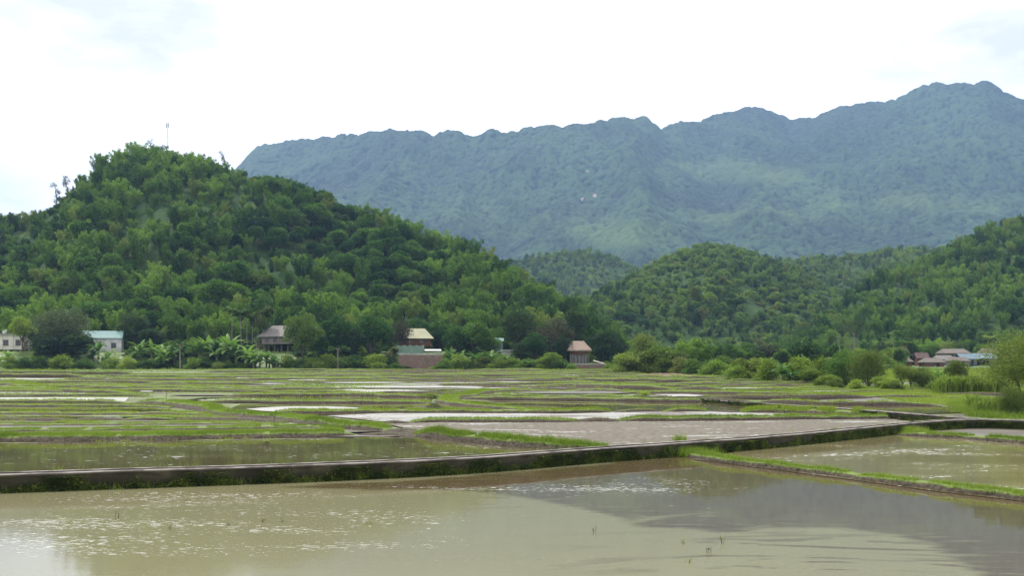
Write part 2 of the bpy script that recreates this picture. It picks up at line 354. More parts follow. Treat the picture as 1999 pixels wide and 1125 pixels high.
HC = dict(crest=arr([(1200, 712), (1350, 620), (1450, 540), (1530, 512), (1600, 500), (1680, 492), (1760, 483), (1830, 482), (1900, 488), (2000, 500), (2200, 520), (2600, 560)]),
          yc=arr([(1200, 900), (2600, 900)]), yf=arr([(1200, 560), (2600, 560)]), th=6, fold=12, seed=21)
HD = dict(crest=arr([(1480, 712), (1560, 655), (1620, 605), (1680, 565), (1730, 538), (1780, 520), (1830, 500), (1880, 472), (1930, 448), (1999, 428), (2100, 400), (2300, 380), (2700, 400)]),
          yc=arr([(1480, 430), (1800, 560), (2700, 600)]), yf=arr([(1480, 345), (2000, 330), (2700, 330)]), th=6, fold=8, seed=30)
def ip(a, px): return np.interp(px, a[:, 0], a[:, 1])
def hill_z(x, y, S):
    px = HX+F*x/np.maximum(y, 1)
    cy = ip(S['crest'], px); Yc = ip(S['yc'], px); Yf = ip(S['yf'], px)
    b = T(x, np.minimum(y, 400.0))
    zc = EYE+(HY-cy)/F*Yc-S['th']
    t = (y-Yf)/(Yc-Yf)
    tt = np.clip(t, 0, 1); p = .5*tt+.5*(tt*tt*(3-2*tt))
    back = np.cos(np.clip((t-1)/1.5, 0, 1)*math.pi/2)**2
    p = np.where(t > 1, back, p)
    k = (zc-b)
    sc_ = S['fold']
    f = (ridged(x/70, y/90, S['seed'], 3)-.55)*sc_*2.4*np.clip(4*tt*(1-tt), 0, 1)*np.clip(k/30, 0, 1)*np.where(t > 1, 0, 1)
    z = b+k*p+f
    return np.where((t <= 0) | (k < 0), b-2.5*np.clip(-t*8, 0, 1), z), t, k
HILLS = [('hill', HL, -620, 1290, 250, 760, 500, 330), ('hill', HA, 760, 1490, 880, 1500, 260, 120),
         ('hill', HB, 955, 1845, 385, 1000, 420, 260), ('hill', HC, 1210, 2560, 540, 1300, 420, 200), ('hill', HD, 1490, 2600, 320, 900, 420, 260)]
for nm, S, p0, p1, y0, y1, nc, nr in HILLS:
    u = (np.linspace(p0, p1, nc)-HX)/F; ys = np.linspace(y0, y1, nr)
    U, Y = np.meshgrid(u, ys); X = U*Y
    z, t, k = hill_z(X, Y, S)
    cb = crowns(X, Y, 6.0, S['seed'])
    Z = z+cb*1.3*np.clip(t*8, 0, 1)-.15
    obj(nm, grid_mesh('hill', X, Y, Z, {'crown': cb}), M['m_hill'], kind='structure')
def hill_top(x, y):                                    # terrain height including hills
    z = T(x, np.minimum(y, 400)); 
    for h in HILLS:
        zz, t, k = hill_z(x, y, h[1]); z = np.maximum(z, zz)
    return z

# far mountain massif
MC = arr([(-600, 560), (0, 470), (300, 390), (430, 345), (470, 316), (500, 287), (560, 270), (620, 264), (670, 263), (695, 270), (730, 262), (765, 251), (800, 252), (850, 264), (880, 264),
          (900, 254), (930, 260), (960, 249), (1000, 251), (1035, 242), (1060, 241), (1090, 250), (1120, 243), (1160, 238), (1190, 236), (1215, 226), (1245, 232), (1265, 234),
          (1295, 247), (1330, 239), (1400, 231), (1450, 214), (1480, 209), (1505, 214), (1540, 233), (1590, 229), (1615, 213), (1640, 204), (1690, 205), (1720, 201), (1760, 187),
          (1830, 167), (1900, 170), (1925, 163), (1960, 174), (1999, 191), (2060, 200), (2200, 190), (2600, 260)])
def smooth_interp(px):
    return (ip(MC, px)+ip(MC, px-4)+ip(MC, px+4))/3
def mount_z(x, y):
    px = HX+F*x/y
    Yc = 3300+250*np.sin(px/210)-250*sms(1480, 1760, px)
    zc = EYE+(HY-smooth_interp(px))/F*Yc-6
    t = (y-1450)/(Yc-1450); tt = np.clip(t, 0, 1)
    p = .25*tt+.75*tt**1.75
    back = np.cos(np.clip((t-1)/.6, 0, 1)*math.pi/2)**2
    p = np.where(t > 1, back, p)
    w = np.clip(4*tt*(1-tt), 0, 1)**.8*np.where(t > 1, 0, 1)
    # spurs run down towards the viewer, bending a little
    wx = x+ (fbm(x/700, y/700, 5, 3)-.5)*500
    sp = ridged(wx/520, y/1500, 44, 4)-.55
    sp2 = ridged(wx/210, y/420, 51, 3)-.55
    return -4+(zc+4)*p+sp*230*w+sp2*70*w+(fbm(x/60, y/60, 8, 3)-.5)*22*w+(fbm(x/70, y/300, 18, 4)-.5)*52*np.clip(tt*3-1.5, 0, 1), tt
ncol, nrow = 1500, 620
u = (np.linspace(-250, 2400, ncol)-HX)/F; tv = np.linspace(0, 1, nrow)
ys = 1400+(4100-1400)*tv
U, Y = np.meshgrid(u, ys); X = U*Y
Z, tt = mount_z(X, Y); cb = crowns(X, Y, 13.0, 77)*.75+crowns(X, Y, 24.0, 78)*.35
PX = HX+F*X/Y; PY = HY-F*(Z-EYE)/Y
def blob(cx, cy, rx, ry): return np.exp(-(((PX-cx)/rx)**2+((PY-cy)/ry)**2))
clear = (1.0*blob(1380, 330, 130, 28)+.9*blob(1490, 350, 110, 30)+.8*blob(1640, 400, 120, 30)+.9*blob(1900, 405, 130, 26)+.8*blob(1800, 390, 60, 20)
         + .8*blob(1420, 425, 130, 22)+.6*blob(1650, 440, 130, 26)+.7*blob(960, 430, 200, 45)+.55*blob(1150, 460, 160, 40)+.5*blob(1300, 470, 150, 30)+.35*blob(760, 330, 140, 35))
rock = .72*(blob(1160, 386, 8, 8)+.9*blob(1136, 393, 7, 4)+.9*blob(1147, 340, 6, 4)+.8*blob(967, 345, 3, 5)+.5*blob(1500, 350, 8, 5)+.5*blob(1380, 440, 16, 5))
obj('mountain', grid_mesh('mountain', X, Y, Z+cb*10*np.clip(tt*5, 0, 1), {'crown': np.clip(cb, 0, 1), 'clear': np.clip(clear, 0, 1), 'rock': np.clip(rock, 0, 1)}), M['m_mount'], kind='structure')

# the ground, one sheet to the horizon
ysg = np.concatenate([np.linspace(-80, 20, 12), np.linspace(24, 236, 150), np.linspace(238, 300, 60), np.linspace(310, 420, 12), np.geomspace(460, 5800, 14)])
xsg = np.concatenate([-np.geomspace(5600, 260, 16), np.linspace(-240, 240, 240), np.geomspace(260, 5600, 16)])
X, Y = np.meshgrid(xsg, ysg); Z = T(X, Y)-.02+(fbm(X/9, Y/9, 2)-.5)*.05*sms(75, 110, Y)
Z = np.where((X*X+(Y+6)**2 < 260) & (Y < 18), Z, Z)
obj('ground', grid_mesh('ground', X, Y, Z), M['ground'], kind='structure')

# ------------------------------------------------------------------ water in the paddies
def poly_obj(name, pts, mat, lift=.05, level=True):
    P = [gp(a, b, lift) for a, b in pts]
    bm = bmesh.new(); vs = [bm.verts.new(p) for p in P]
    f = bm.faces.new(vs); f.normal_update()
    if f.normal.z < 0: f.normal_flip()
    bmesh.ops.triangulate(bm, faces=[f])
    me = bpy.data.meshes.new(name); bm.to_mesh(me); bm.free()
    return obj(name, me, mat, kind='structure')
# front paddy: dense sheet with the torn edge of the algae film stored per vertex
def pdist(px, py, poly):                               # signed distance in metres: + inside the film
    poly = np.array(poly, float); Yp = (EYE-.03)*F/(poly[:, 1]-HY); Xp = (poly[:, 0]-HX)/F*Yp
    d = np.full(px.shape, 1e9); ins = np.zeros(px.shape, bool); n = len(poly)
    for i in range(n):
        x0, y0, x1, y1 = Xp[i], Yp[i], Xp[(i+1) % n], Yp[(i+1) % n]
        dx, dy = x1-x0, y1-y0; t = np.clip(((px-x0)*dx+(py-y0)*dy)/(dx*dx+dy*dy+1e-9), 0, 1)
        d = np.minimum(d, np.hypot(px-x0-t*dx, py-y0-t*dy))
        c = ((y0 > py) != (y1 > py)) & (px < (x1-x0)*(py-y0)/(y1-y0+1e-12)+x0); ins ^= c
    return np.where(ins, -d, d)
CLEAR = [(560, 952), (700, 944), (850, 936), (1000, 924), (1200, 905), (1330, 880), (1999, 930), (2300, 980), (2300, 1500), (2100, 1300), (1990, 1160), (1900, 1105), (1868, 1088),
         (1835, 1066), (1760, 1046), (1650, 1031), (1500, 1030), (1400, 1038), (1330, 1031), (1240, 1027), (1300, 1010), (1390, 1002), (1290, 1008), (1225, 1017), (1170, 998),
         (1090, 982), (1010, 970), (960, 962), (860, 955), (720, 957)]
xs = np.linspace(-34, 34, 420); yl = np.linspace(9, 44, 300)
X, Y = np.meshgrid(xs, yl); sdv = pdist(X, Y, CLEAR)
PX = HX+F*X/Y; PY = HY+F*EYE/Y
def bl(cx, cy, rx, ry): return np.exp(-(((PX-cx)/rx)**2+((PY-cy)/ry)**2))
slick = np.clip(bl(1500, 1085, 330, 45)+bl(1050, 975, 160, 22)+bl(1750, 1110, 200, 40), 0, 1)
foam = np.clip(.95*bl(250, 1040, 330, 60)+.9*bl(750, 1030, 260, 45)+.75*bl(400, 970, 300, 18)+.9*bl(1000, 950, 240, 16)+.55*bl(1250, 945, 160, 26)+.5*bl(1400, 960, 200, 25)+.35*bl(1300, 1060, 100, 25)+.45*bl(400, 1050, 560, 60)+.18, 0, 1.1)
# outline of the front sheet: clip to the channel and the grass bank by dropping it under them
obj('water', grid_mesh('water', X, Y, np.full(X.shape, .03), {'sd': np.clip(sdv, -3, 3), 'slick': slick, 'foam': foam}), M['w_front'], kind='structure')
WATER = [
 ([(1352, 897), (1400, 903), (1510, 917), (1650, 935), (1825, 959), (2010, 980), (2120, 998), (2200, 900), (2000, 866), (1880, 858), (1800, 853), (1756, 851), (1740, 846), (1610, 862), (1475, 876)], 'w_olive'),
 ([(1756, 850), (1800, 853), (1880, 858), (2000, 868), (2200, 880), (2200, 838), (2000, 832), (1900, 826), (1780, 836)], 'w_mud'),
 ([(-150, 872), (0, 866), (350, 861), (640, 857), (750, 853), (830, 857), (980, 873), (1150, 884), (960, 896), (700, 910), (350, 922), (-150, 936)], 'w_dark'),
 ([(742, 826), (900, 823), (1200, 822), (1600, 819), (1790, 817), (1755, 834), (1610, 848), (1350, 870), (1180, 880), (1080, 869), (880, 852), (815, 841)], 'puddle'),
 ([(640, 812), (800, 805), (1080, 806), (1400, 803), (1600, 809), (1740, 815), (1600, 820), (1200, 823), (800, 826), (730, 822)], 'puddle2'),
 ([(430, 805), (470, 790), (840, 786), (900, 792), (1040, 806), (800, 808), (530, 812)], 'w_dark'),
 ([(880, 782), (1200, 786), (1460, 787), (1480, 803), (1200, 805), (1040, 806), (940, 796)], 'w_dark'),
 ([(360, 781), (400, 776), (846, 777), (840, 786), (560, 788), (400, 786)], 'w_dark'),
 ([(1490, 789), (1600, 792), (1850, 795), (1880, 806), (1800, 808), (1620, 797)], 'w_dark'),
 ([(1240, 768), (1345, 768), (1560, 771), (1600, 776), (1370, 777), (1250, 773)], 'w_dark'),
 ([(1600, 778), (1710, 777), (1760, 786), (1760, 791), (1600, 790)], 'w_mud'),
 ([(590, 760), (700, 759), (970, 762), (960, 771), (780, 771), (620, 768)], 'w_dark'),
 ([(-150, 765), (60, 766), (180, 769), (90, 774), (-150, 775)], 'puddle2'), ([(-150, 777), (252, 776), (245, 784), (-150, 787)], 'w_bright'),
 ([(-60, 841), (220, 839), (300, 843), (100, 846), (-60, 846)], 'w_mud'), ([(-60, 833), (500, 829), (560, 833), (200, 838), (-60, 838)], 'w_mud'),
 ([(500, 832), (640, 829), (760, 842), (700, 848), (520, 838)], 'w_mud'), ([(620, 846), (760, 842), (830, 850), (740, 853), (640, 853)], 'w_mud'),
 ([(-60, 796), (300, 797), (380, 806), (-60, 808)], 'w_dark'),  # this and the next line: paddy water darkened to stand for shade between rows
 ([(-60, 813), (390, 814), (430, 819), (-60, 819)], 'w_dark'), ([(-60, 824), (470, 824), (520, 828), (-60, 829)], 'w_dark'), ([(-60, 848), (560, 843), (600, 849), (-60, 853)], 'w_dark'), ([(-60, 857), (380, 853), (560, 850), (600, 853), (-60, 861)], 'w_dark'), ([(-60, 790), (240, 790), (250, 793), (-60, 793)], 'w_dark'),
]
for pts, m in WATER: poly_obj('water', pts, M[m])
# brighter wind-ruffled reaches and thin far strips
STR = [(385, 560, 779, 784.5, 'b'), (480, 730, 794, 804.5, 'b'), (600, 840, 760.5, 767.5, 'b'), (1250, 1375, 770, 775, 'b'), (960, 1110, 792, 799, 'o'), (12, 90, 750, 754.5, 'b'),
       (86, 250, 757, 761.5, 'b'), (90, 320, 751, 755.5, 'b'), (-60, 126, 739, 742, 'b'), (205, 262, 732, 734.5, 'm'), (190, 312, 739, 741.5, 'b'), (272, 300, 763, 765.5, 'b'),
       (620, 800, 745.5, 748.5, 'b'), (800, 960, 746, 748.5, 'b'), (560, 640, 741, 743, 'b'), (640, 960, 753.5, 757.5, 'b'), (280, 360, 780, 786, 'o'), (700, 780, 731, 733, 'b'),
       (460, 490, 737, 740, 'b'), (400, 540, 752, 755, 'm'), (420, 520, 761, 765, 'm'), (880, 1160, 757, 759.5, 'b'), (1000, 1250, 764, 769, 'm'), (940, 1200, 739, 741, 'm'),
       (1060, 1110, 739, 742, 'm'), (940, 1110, 736, 738, 'm'), (1180, 1340, 752, 754.5, 'm'), (1500, 1700, 763.5, 765, 'b'), (20, 36, 727, 730.5, 'b'), (-60, 60, 731, 733, 'm'),
       (1260, 1350, 746.5, 748, 'm'), (330, 460, 770, 772.5, 'm'), (520, 700, 768.5, 770.5, 'm'), (300, 470, 744, 746, 'b'), (380, 560, 748, 750.5, 'b'), (150, 330, 745, 747, 'b'), (560, 760, 737, 738.6, 'b'), (780, 930, 740, 742, 'b'), (860, 1050, 745, 746.6, 'b'), (1020, 1180, 732, 734, 'b'), (740, 900, 750, 752, 'b'), (1150, 1290, 757, 758.6, 'b'), (1400, 1560, 757, 759, 'b'), (40, 200, 768, 769, 'b')]
MW = {'b': M['w_bright'], 'm': M['w_mud'], 'o': M['w_olive']}
for i, (x0, x1, y0, y1, k) in enumerate(STR):
    w = x1-x0; rs = random.Random(i); n = 9
    top = [(x0+w*(j/(n-1)), y0+(y1-y0)*.5*(abs(2*j/(n-1)-1)**3)+rs.uniform(-.2, .2)) for j in range(n)]
    bot = [(x0+w*(j/(n-1)), y1-(y1-y0)*.45*(abs(2*j/(n-1)-1)**3)) for j in range(n-2, 0, -1)]
    poly_obj('water', top+bot, MW[k], lift=.08 if y0 > 775 else .1)

# ------------------------------------------------------------------ field banks and their grass
def dense(P, step):
    out = []
    for a, b in zip(P[:-1], P[1:]):
        n = max(1, int((b-a).length/step))
        for i in range(n): out.append(a.lerp(b, i/n))
    out.append(P[-1]); return out
blades = {'grass': [], 'fieldgrass': [], 'weed': []}
rng = np.random.default_rng(5)
def add_blades(key, P, h, w, lean=.35):                # P (n,3), one narrow triangle each
    n = len(P); a = rng.uniform(0, 2*math.pi, n); la = rng.uniform(0, 2*math.pi, n); hh = h*rng.uniform(.5, 1.35, n); l = hh*lean*rng.uniform(0, 1.6, n)
    dx = np.cos(a)*w/2; dy = np.sin(a)*w/2
    V = np.empty((n, 3, 3)); V[:, 0] = P; V[:, 1] = P; V[:, 2] = P
    V[:, 0, 0] -= dx; V[:, 0, 1] -= dy; V[:, 1, 0] += dx; V[:, 1, 1] += dy
    V[:, 2, 0] += np.cos(la)*l; V[:, 2, 1] += np.sin(la)*l; V[:, 2, 2] += hh
    blades[key].append(V)
def bank(pts, h=.35, w=.9, mud=0.0, grass=1.0, gh=.16, seed=0, mat='bank'):
    P = dense([gp(a, b) for a, b in pts], .35 if pts[0][1] > 800 else .9)
    P = np.array(P); n = len(P)
    if P[:, 1].mean() > 55:
        row = max(a for a, _ in pts) < 720 and 796 < pts[0][1] < 870
        h *= .6 if row else .88; gh *= .62 if row else .85
    tan = np.gradient(P, axis=0); tan[:, 2] = 0; tan /= np.linalg.norm(tan, axis=1)[:, None]+1e-9
    nr = np.stack([-tan[:, 1], tan[:, 0], np.zeros(n)], 1)
    nr[nr[:, 1] < 0] *= -1                             # away from the viewer
    wob = (fbm(P[:, 0]/2.2+seed*9.1, P[:, 1]/2.2, seed)-.5)*w*.7
    hv = h*(.75+.6*fbm(P[:, 0]/1.3, P[:, 1]/1.3+seed, seed+3)); ends = np.clip(np.minimum(np.arange(n), n-1-np.arange(n))/4, 0, 1)**.5; hv = hv*(.15+.85*ends)
    prof = [(-.5, -.12, 0), (-.42, .35, .15), (-.3, .78, .6), (-.12, .97, 1), (.15, 1, 1), (.34, .8, .8), (.5, -.1, .2)]
    V = []; H = []
    for q, z, hg in prof:
        off = (q*w+w*.5+wob+(vnoise(P[:, 0]*3, P[:, 1]*3, int(q*50)+seed)-.5)*.12)[:, None]
        p = P+nr*off; p[:, 2] = P[:, 2]+z*hv; V.append(p); H.append(np.full(n, hg-mud))
    V = np.array(V); k = len(prof)
    i = np.arange(n-1)
    Q = np.concatenate([np.stack([r*n+i, r*n+i+1, (r+1)*n+i+1, (r+1)*n+i], -1) for r in range(k-1)])
    me = np_mesh('field_bank', V.reshape(-1, 3), Q, {'hgt': np.array(H).ravel()}, True)
    obj('field_bank', me, M[mat], kind='structure')
    length = np.linalg.norm(np.diff(P, axis=0), axis=1).sum(); D = P[:, 1].mean()
    dens = 420 if D < 60 else (230 if D < 85 else (110 if D < 120 else 45))
    cnt = int(length*w*dens*grass)
    if cnt:
        idx = rng.uniform(0, n-1.001, cnt); i0 = idx.astype(int); fr = (idx-i0)[:, None]
        base = P[i0]*(1-fr)+P[i0+1]*fr; q = np.clip(rng.normal(.08, .22, cnt), -.33, .47)
        keep = fbm(base[:, 0]/1.1, base[:, 1]/1.1, seed+30, 3) > (.30+mud*.3)
        zz = np.interp(q, [a for a, _, _ in prof], [b for _, b, _ in prof])*hv[i0]
        pos = base+nr[i0]*((q*w+w*.5+wob[i0])[:, None]); pos[:, 2] = base[:, 2]+zz-.02
        pos = pos[keep]; s = 1 if D < 60 else (1.25 if D < 85 else (1.7 if D < 120 else 2.2))
        add_blades('grass' if D < 75 else 'fieldgrass', pos, gh*(1 if D < 120 else 1.2)*(.6+.8*fbm(pos[:, 0]/.8, pos[:, 1]/.8, 60, 2))[:], .022*s*1.2, .5)
BANKS = [
 ([(1322, 890), (1350, 896), (1400, 905), (1510, 919), (1650, 937), (1825, 961), (2010, 982), (2160, 1004)], .24, .62, .0, 1.5, .15),
 ([(1750, 851), (1800, 855), (1880, 860), (2000, 870), (2180, 884)], .24, .75, .0, 1.5, .18),
 ([(800, 852), (830, 857), (880, 863), (980, 873), (1080, 880), (1170, 884)], .35, 1.2, 0, 1.4, .26),
 ([(735, 829), (800, 829)], .3, 1.1, .7, .15, .1), ([(796, 828), (860, 827), (1020, 827), (1130, 826)], .34, 1.1, 0, 1.2, .18),
 ([(1120, 826), (1215, 825)], .34, 1.1, .5, .3, .1), ([(1205, 825), (1360, 824), (1600, 821), (1768, 820)], .36, 1.1, 0, 1.4, .2),
 ([(525, 810), (660, 809), (800, 809), (1000, 809), (1080, 810), (1200, 807)], .38, 1.3, 0, 1.3, .2), ([(1198, 807), (1300, 806)], .3, 1.1, .4, .5, .1), ([(1295, 806), (1396, 806)], .35, 1.2, 0, 1.2, .18),
 ([(1380, 806), (1448, 808)], .25, 1.1, .6, .2, .1), ([(1446, 808), (1520, 809), (1600, 812), (1700, 815)], .45, 1.6, 0, 1.6, .42),
 ([(842, 784), (846, 787), (880, 792), (940, 798), (1000, 803), (1060, 808)], .35, 1.3, 0, 1.2, .2),
 ([(846, 785), (852, 779), (900, 778), (930, 776), (950, 770), (990, 765)], .4, 2.5, 0, 1.0, .25),
 ([(896, 780), (980, 782), (1200, 785), (1320, 787), (1400, 787)], .45, 1.3, 0, .9, .15), ([(916, 775), (980, 775), (1060, 775)], .4, 1.3, 0, .9, .16), ([(1055, 775), (1110, 776)], .3, 1.2, .6, .1, .1), ([(1105, 776), (1200, 778), (1240, 779)], .4, 1.3, 0, .9, .16),
 ([(378, 787), (560, 789), (800, 789), (842, 788)], .38, 1.2, 0, 1, .18),
 ([(436, 775), (600, 776), (680, 775), (800, 778), (850, 778)], .45, 1.4, 0, 1, .18),
 ([(512, 769), (600, 770), (700, 770)], .45, 1.6, .1, .9, .2), ([(700, 770), (800, 770), (900, 771)], .35, 1.3, .5, .3, .15),
 ([(248, 789), (290, 792), (340, 797), (400, 806)], .5, 2.6, 0, 1.2, .26), ([(395, 806), (420, 812), (520, 820), (600, 829)], .5, 2.3, 0, 1.2, .26), ([(560, 826), (610, 832), (680, 842), (745, 845)], .42, 1.6, 0, 1.2, .26),
 ([(-90, 788), (0, 788), (250, 789)], .4, 1.3, 0, 1, .2), ([(-90, 795), (0, 795), (260, 796), (330, 797)], .28, 1.3, 0, 1, .16),
 ([(-90, 811), (0, 810), (160, 811), (300, 810), (400, 812)], .3, 1.6, 0, 1.2, .17), ([(-90, 822), (0, 822), (140, 822)], .3, 1.3, .45, .6, .12), ([(138, 822), (236, 821)], .35, 1.3, .8, .1, .1),
 ([(236, 821), (340, 820)], .3, 1.2, 0, 1, .14), ([(338, 821), (480, 822), (540, 826)], .3, 1.2, .7, .4, .12),
 ([(-90, 846), (0, 846), (200, 844), (400, 841), (600, 838), (660, 841)], .3, 1.4, 0, 1.4, .18), ([(-90, 834), (0, 833), (120, 832), (300, 831), (500, 830)], .2, 1.5, .1, 1.1, .14),
 ([(-90, 866), (0, 865), (200, 862), (400, 859), (600, 855), (700, 853)], .3, 1.6, 0, 1.5, .18), ([(690, 853), (760, 853), (805, 855)], .2, 1.3, .8, .15, .1),
 ([(-90, 855), (0, 855), (200, 852), (400, 849), (560, 846)], .18, 1.8, 0, 1.3, .17), ([(745, 845), (800, 851)], .35, 1.3, .9, .1, .12),
 ([(-90, 775), (0, 775), (180, 774), (290, 775)], .3, 1.2, 0, 1, .15), ([(-90, 765), (0, 765), (80, 765), (180, 768), (250, 771)], .45, 1.8, 0, 1, .2), ([(-60, 753), (10, 753), (50, 758), (84, 760)], .4, 3.0, 0, 1, .3),
 ([(84, 757), (260, 758), (400, 760)], .4, 1.4, 0, 1, .15), ([(-90, 749), (0, 749), (320, 749)], .45, 1.5, .15, 1, .15), ([(126, 740), (312, 742)], .35, 1.2, 0, 1, .15),
 ([(-90, 738), (0, 738), (165, 738)], .8, 1.8, .1, 1, .2), ([(-90, 731), (0, 731), (170, 732), (260, 731)], .8, 2.2, .1, 1, .25),
 ([(1100, 757), (1200, 762), (1316, 764)], .75, 2.0, .15, 1, .15), ([(1318, 761), (1414, 763)], .6, 2.0, .1, 1, .2), ([(1110, 746), (1200, 748), (1312, 749), (1366, 748)], .75, 2.0, .2, 1, .15),
 ([(1100, 739), (1250, 740), (1410, 741)], .6, 1.8, .2, 1, .2), ([(1200, 769), (1340, 769), (1600, 772)], .35, 1.6, 0, 1, .15),
 ([(1372, 780), (1450, 781), (1600, 782), (1708, 779)], .55, 1.4, .5, .8, .14), ([(1460, 788), (1600, 793), (1700, 793), (1760, 793), (1838, 795)], .5, 1.3, .2, .9, .18),
 ([(1690, 776), (1800, 777), (1840, 776)], .4, 1.8, 0, 1, .25), ([(1820, 778), (1898, 779)], .3, 1.3, .1, 1, .15), ([(1835, 771), (1960, 773), (2080, 775)], .35, 1.4, .7, .5, .15),
 ([(1596, 765), (1705, 766)], .25, 1.2, .7, .2, .1), ([(1838, 795), (1870, 799), (1900, 803)], .3, 1.6, 0, 1.3, .22), ([(1862, 790), (1900, 791)], .4, 1.2, .4, .5, .15),
 ([(1240, 779), (1300, 783), (1400, 786), (1470, 788)], .5, 1.3, .7, .3, .14), ([(1236, 773), (1250, 775)], .6, 1.6, 0, 1, .4),
]
for i, b in enumerate(BANKS): bank(*b, seed=i)
rs = random.Random(77)                                 # the thin far terraces, each wandering and breaking off
for k, y in enumerate([724, 725.3, 726.8, 728.4, 730, 731.8, 733.6, 735.6, 737.8, 740.2, 742.8, 745.6, 748.6, 751.8, 755, 758.4, 762, 766]):
    x = rs.uniform(-120, 60) if y > 745 else rs.uniform(150, 300)
    if y < 732: x = rs.uniform(380, 470)
    xe = 1190 if y < 728 else (1420 if y < 748 else 1560)
    if y > 757: xe = 1190
    while x < xe:
        w = rs.uniform(120, 420); n = 6
        if not (y > 750 and 590 < x+w/2 < 850):
            pts = [(x+w*j/n, y+rs.uniform(-.7, .7)+(.6*math.sin(x/70+j))) for j in range(n+1)]
            bank(pts, rs.uniform(.25, .5), rs.uniform(1.3, 2.4), rs.choice([0, 0, .1, .3, .6]), .9, .16, seed=100+k)
        x += w+rs.uniform(4, 46)
for k, y in enumerate([752, 755, 758.5, 762, 766]):
    x = 1440
    while x < 1700:
        w = rs.uniform(80, 200); n = 5
        bank([(x+w*j/n, y+rs.uniform(-.6, .6)) for j in range(n+1)], rs.uniform(.2, .35), rs.uniform(1.3, 2.2), rs.choice([0, .1, .5]), 1, .18, seed=200+k); x += w+rs.uniform(4, 40)

# flooded grass in the shallow fields, and rough growth over the far ones
def scatter(key, poly, n, h, w, cell=1.2, thr=.45, seed=0, clump=6, sx=1.0):
    poly = [gp(a, b) for a, b in poly]; X = np.array([p.x for p in poly]); Y = np.array([p.y for p in poly])
    P = np.stack([rng.uniform(X.min(), X.max(), n), rng.uniform(Y.min(), Y.max(), n)], 1)
    ins = np.zeros(n, bool); m = len(X)
    for i in range(m):
        j = (i+1) % m
        c = ((Y[i] > P[:, 1]) != (Y[j] > P[:, 1])) & (P[:, 0] < (X[j]-X[i])*(P[:, 1]-Y[i])/(Y[j]-Y[i]+1e-12)+X[i]); ins ^= c
    P = P[ins]; P = P[fbm(P[:, 0]/cell/sx, P[:, 1]/cell, seed, 3) > thr]
    P = np.repeat(P, clump, 0)+rng.normal(0, .05+w, (len(P)*clump, 2))
    Z = hill_top(P[:, 0], P[:, 1])
    add_blades(key, np.stack([P[:, 0], P[:, 1], Z-.01], 1), h, w, .55)
scatter('fieldgrass', [(-90, 790), (330, 792), (560, 826), (640, 842), (600, 856), (-90, 868)], 30000, .15, .03, 1.0, .56, 1, 5, 3)
scatter('fieldgrass', [(-120, 735), (600, 726), (1180, 728), (1500, 745), (1600, 770), (1240, 768), (900, 780), (200, 778), (-120, 778)], 60000, .2, .07, 3.0, .5, 2, 3, 3)
scatter('fieldgrass', [(1400, 752), (1900, 752), (2100, 760), (2100, 800), (1900, 802), (1840, 792), (1700, 776), (1450, 776)], 24000, .24, .06, 2.2, .42, 3, 4, 2)
scatter('grass', [(1850, 790), (1900, 783), (2100, 785), (2150, 826), (2000, 819), (1900, 816), (1860, 802)], 9000, .5, .04, 1.0, .3, 4, 5)
scatter('fieldgrass', [(-100, 716), (300, 712), (600, 718), (1200, 722), (1200, 728), (600, 724), (-100, 730)], 16000, .45, .1, 3, .35, 5, 4, 2)
scatter('fieldgrass', [(1200, 728), (1500, 735), (1700, 745), (1960, 755), (2100, 752), (2100, 720), (1700, 722), (1200, 720)], 26000, .55, .1, 3, .35, 6, 4, 2)

# ------------------------------------------------------------------ concrete irrigation channels
def channel(pts, dz, width, lab, flat=None):
    P = []
    for a, b in pts:
        if flat is not None:
            Y = (EYE-flat)*F/(b-HY); P.append(Vector(((a-HX)/F*Y, Y, 0)))
        else:
            q = gp(a, b, dz(a)); P.append(Vector((q.x, q.y, q.z-dz(a)+1e-6)))
    for _ in range(2):                                   # soften the corners
        Q = [P[0]]
        for a, b in zip(P[:-1], P[1:]): Q += [a.lerp(b, .25), a.lerp(b, .75)]
        P = Q+[P[-1]]
    P = np.array(dense([Vector(p) for p in P], .5)); n = len(P)
    tan = np.gradient(P, axis=0); tan[:, 2] = 0; tan /= np.linalg.norm(tan, axis=1)[:, None]+1e-9
    nr = np.stack([-tan[:, 1], tan[:, 0], np.zeros(n)], 1); nr[nr[:, 1] < 0] *= -1
    px_ = HX+F*P[:, 0]/P[:, 1]; HH = np.full(n, flat) if flat is not None else np.array([dz(q) for q in px_]); H = .6
    prof = [(0.02, -.3, -.2), (0.0, H-.09, H-.09), (-.035, H-.085, H-.085), (-.035, H-.012, H), (-.02, H, H), (.14, H, H), (.15, H-.01, H-.03), (.155, .2, .3), (width-.15, .2, .3), (width-.145, H-.01, H-.03),
            (width-.13, H, H), (width, H, H), (width+.01, H-.02, H-.05), (width+.02, -.3, -.2)]
    sc2 = .585/H
    V = []; A = []
    for q, z, hg in prof:
        j = (vnoise(P[:, 0]*1.2, P[:, 1]*1.2, 9)-.5)*.03
        p = P+nr*(q+j)[:, None]; p[:, 2] = P[:, 2]+z-(.6-HH)*(z > .1)+(vnoise(P[:, 0]/3, P[:, 1]/3, 12)-.5)*.02*(z > .3); V.append(p); A.append(np.full(n, hg*sc2+.003))
    k = len(prof); i = np.arange(n-1); V = np.array(V)
    Q = np.concatenate([np.stack([r*n+i, (r+1)*n+i, (r+1)*n+i+1, r*n+i+1], -1) for r in range(k-1)])
    o = obj('irrigation_channel', np_mesh('irrigation_channel', V.reshape(-1, 3), Q, {'hgt': np.array(A).ravel()}), M['concrete'], label=lab, cat='channel')
    return P, nr, H
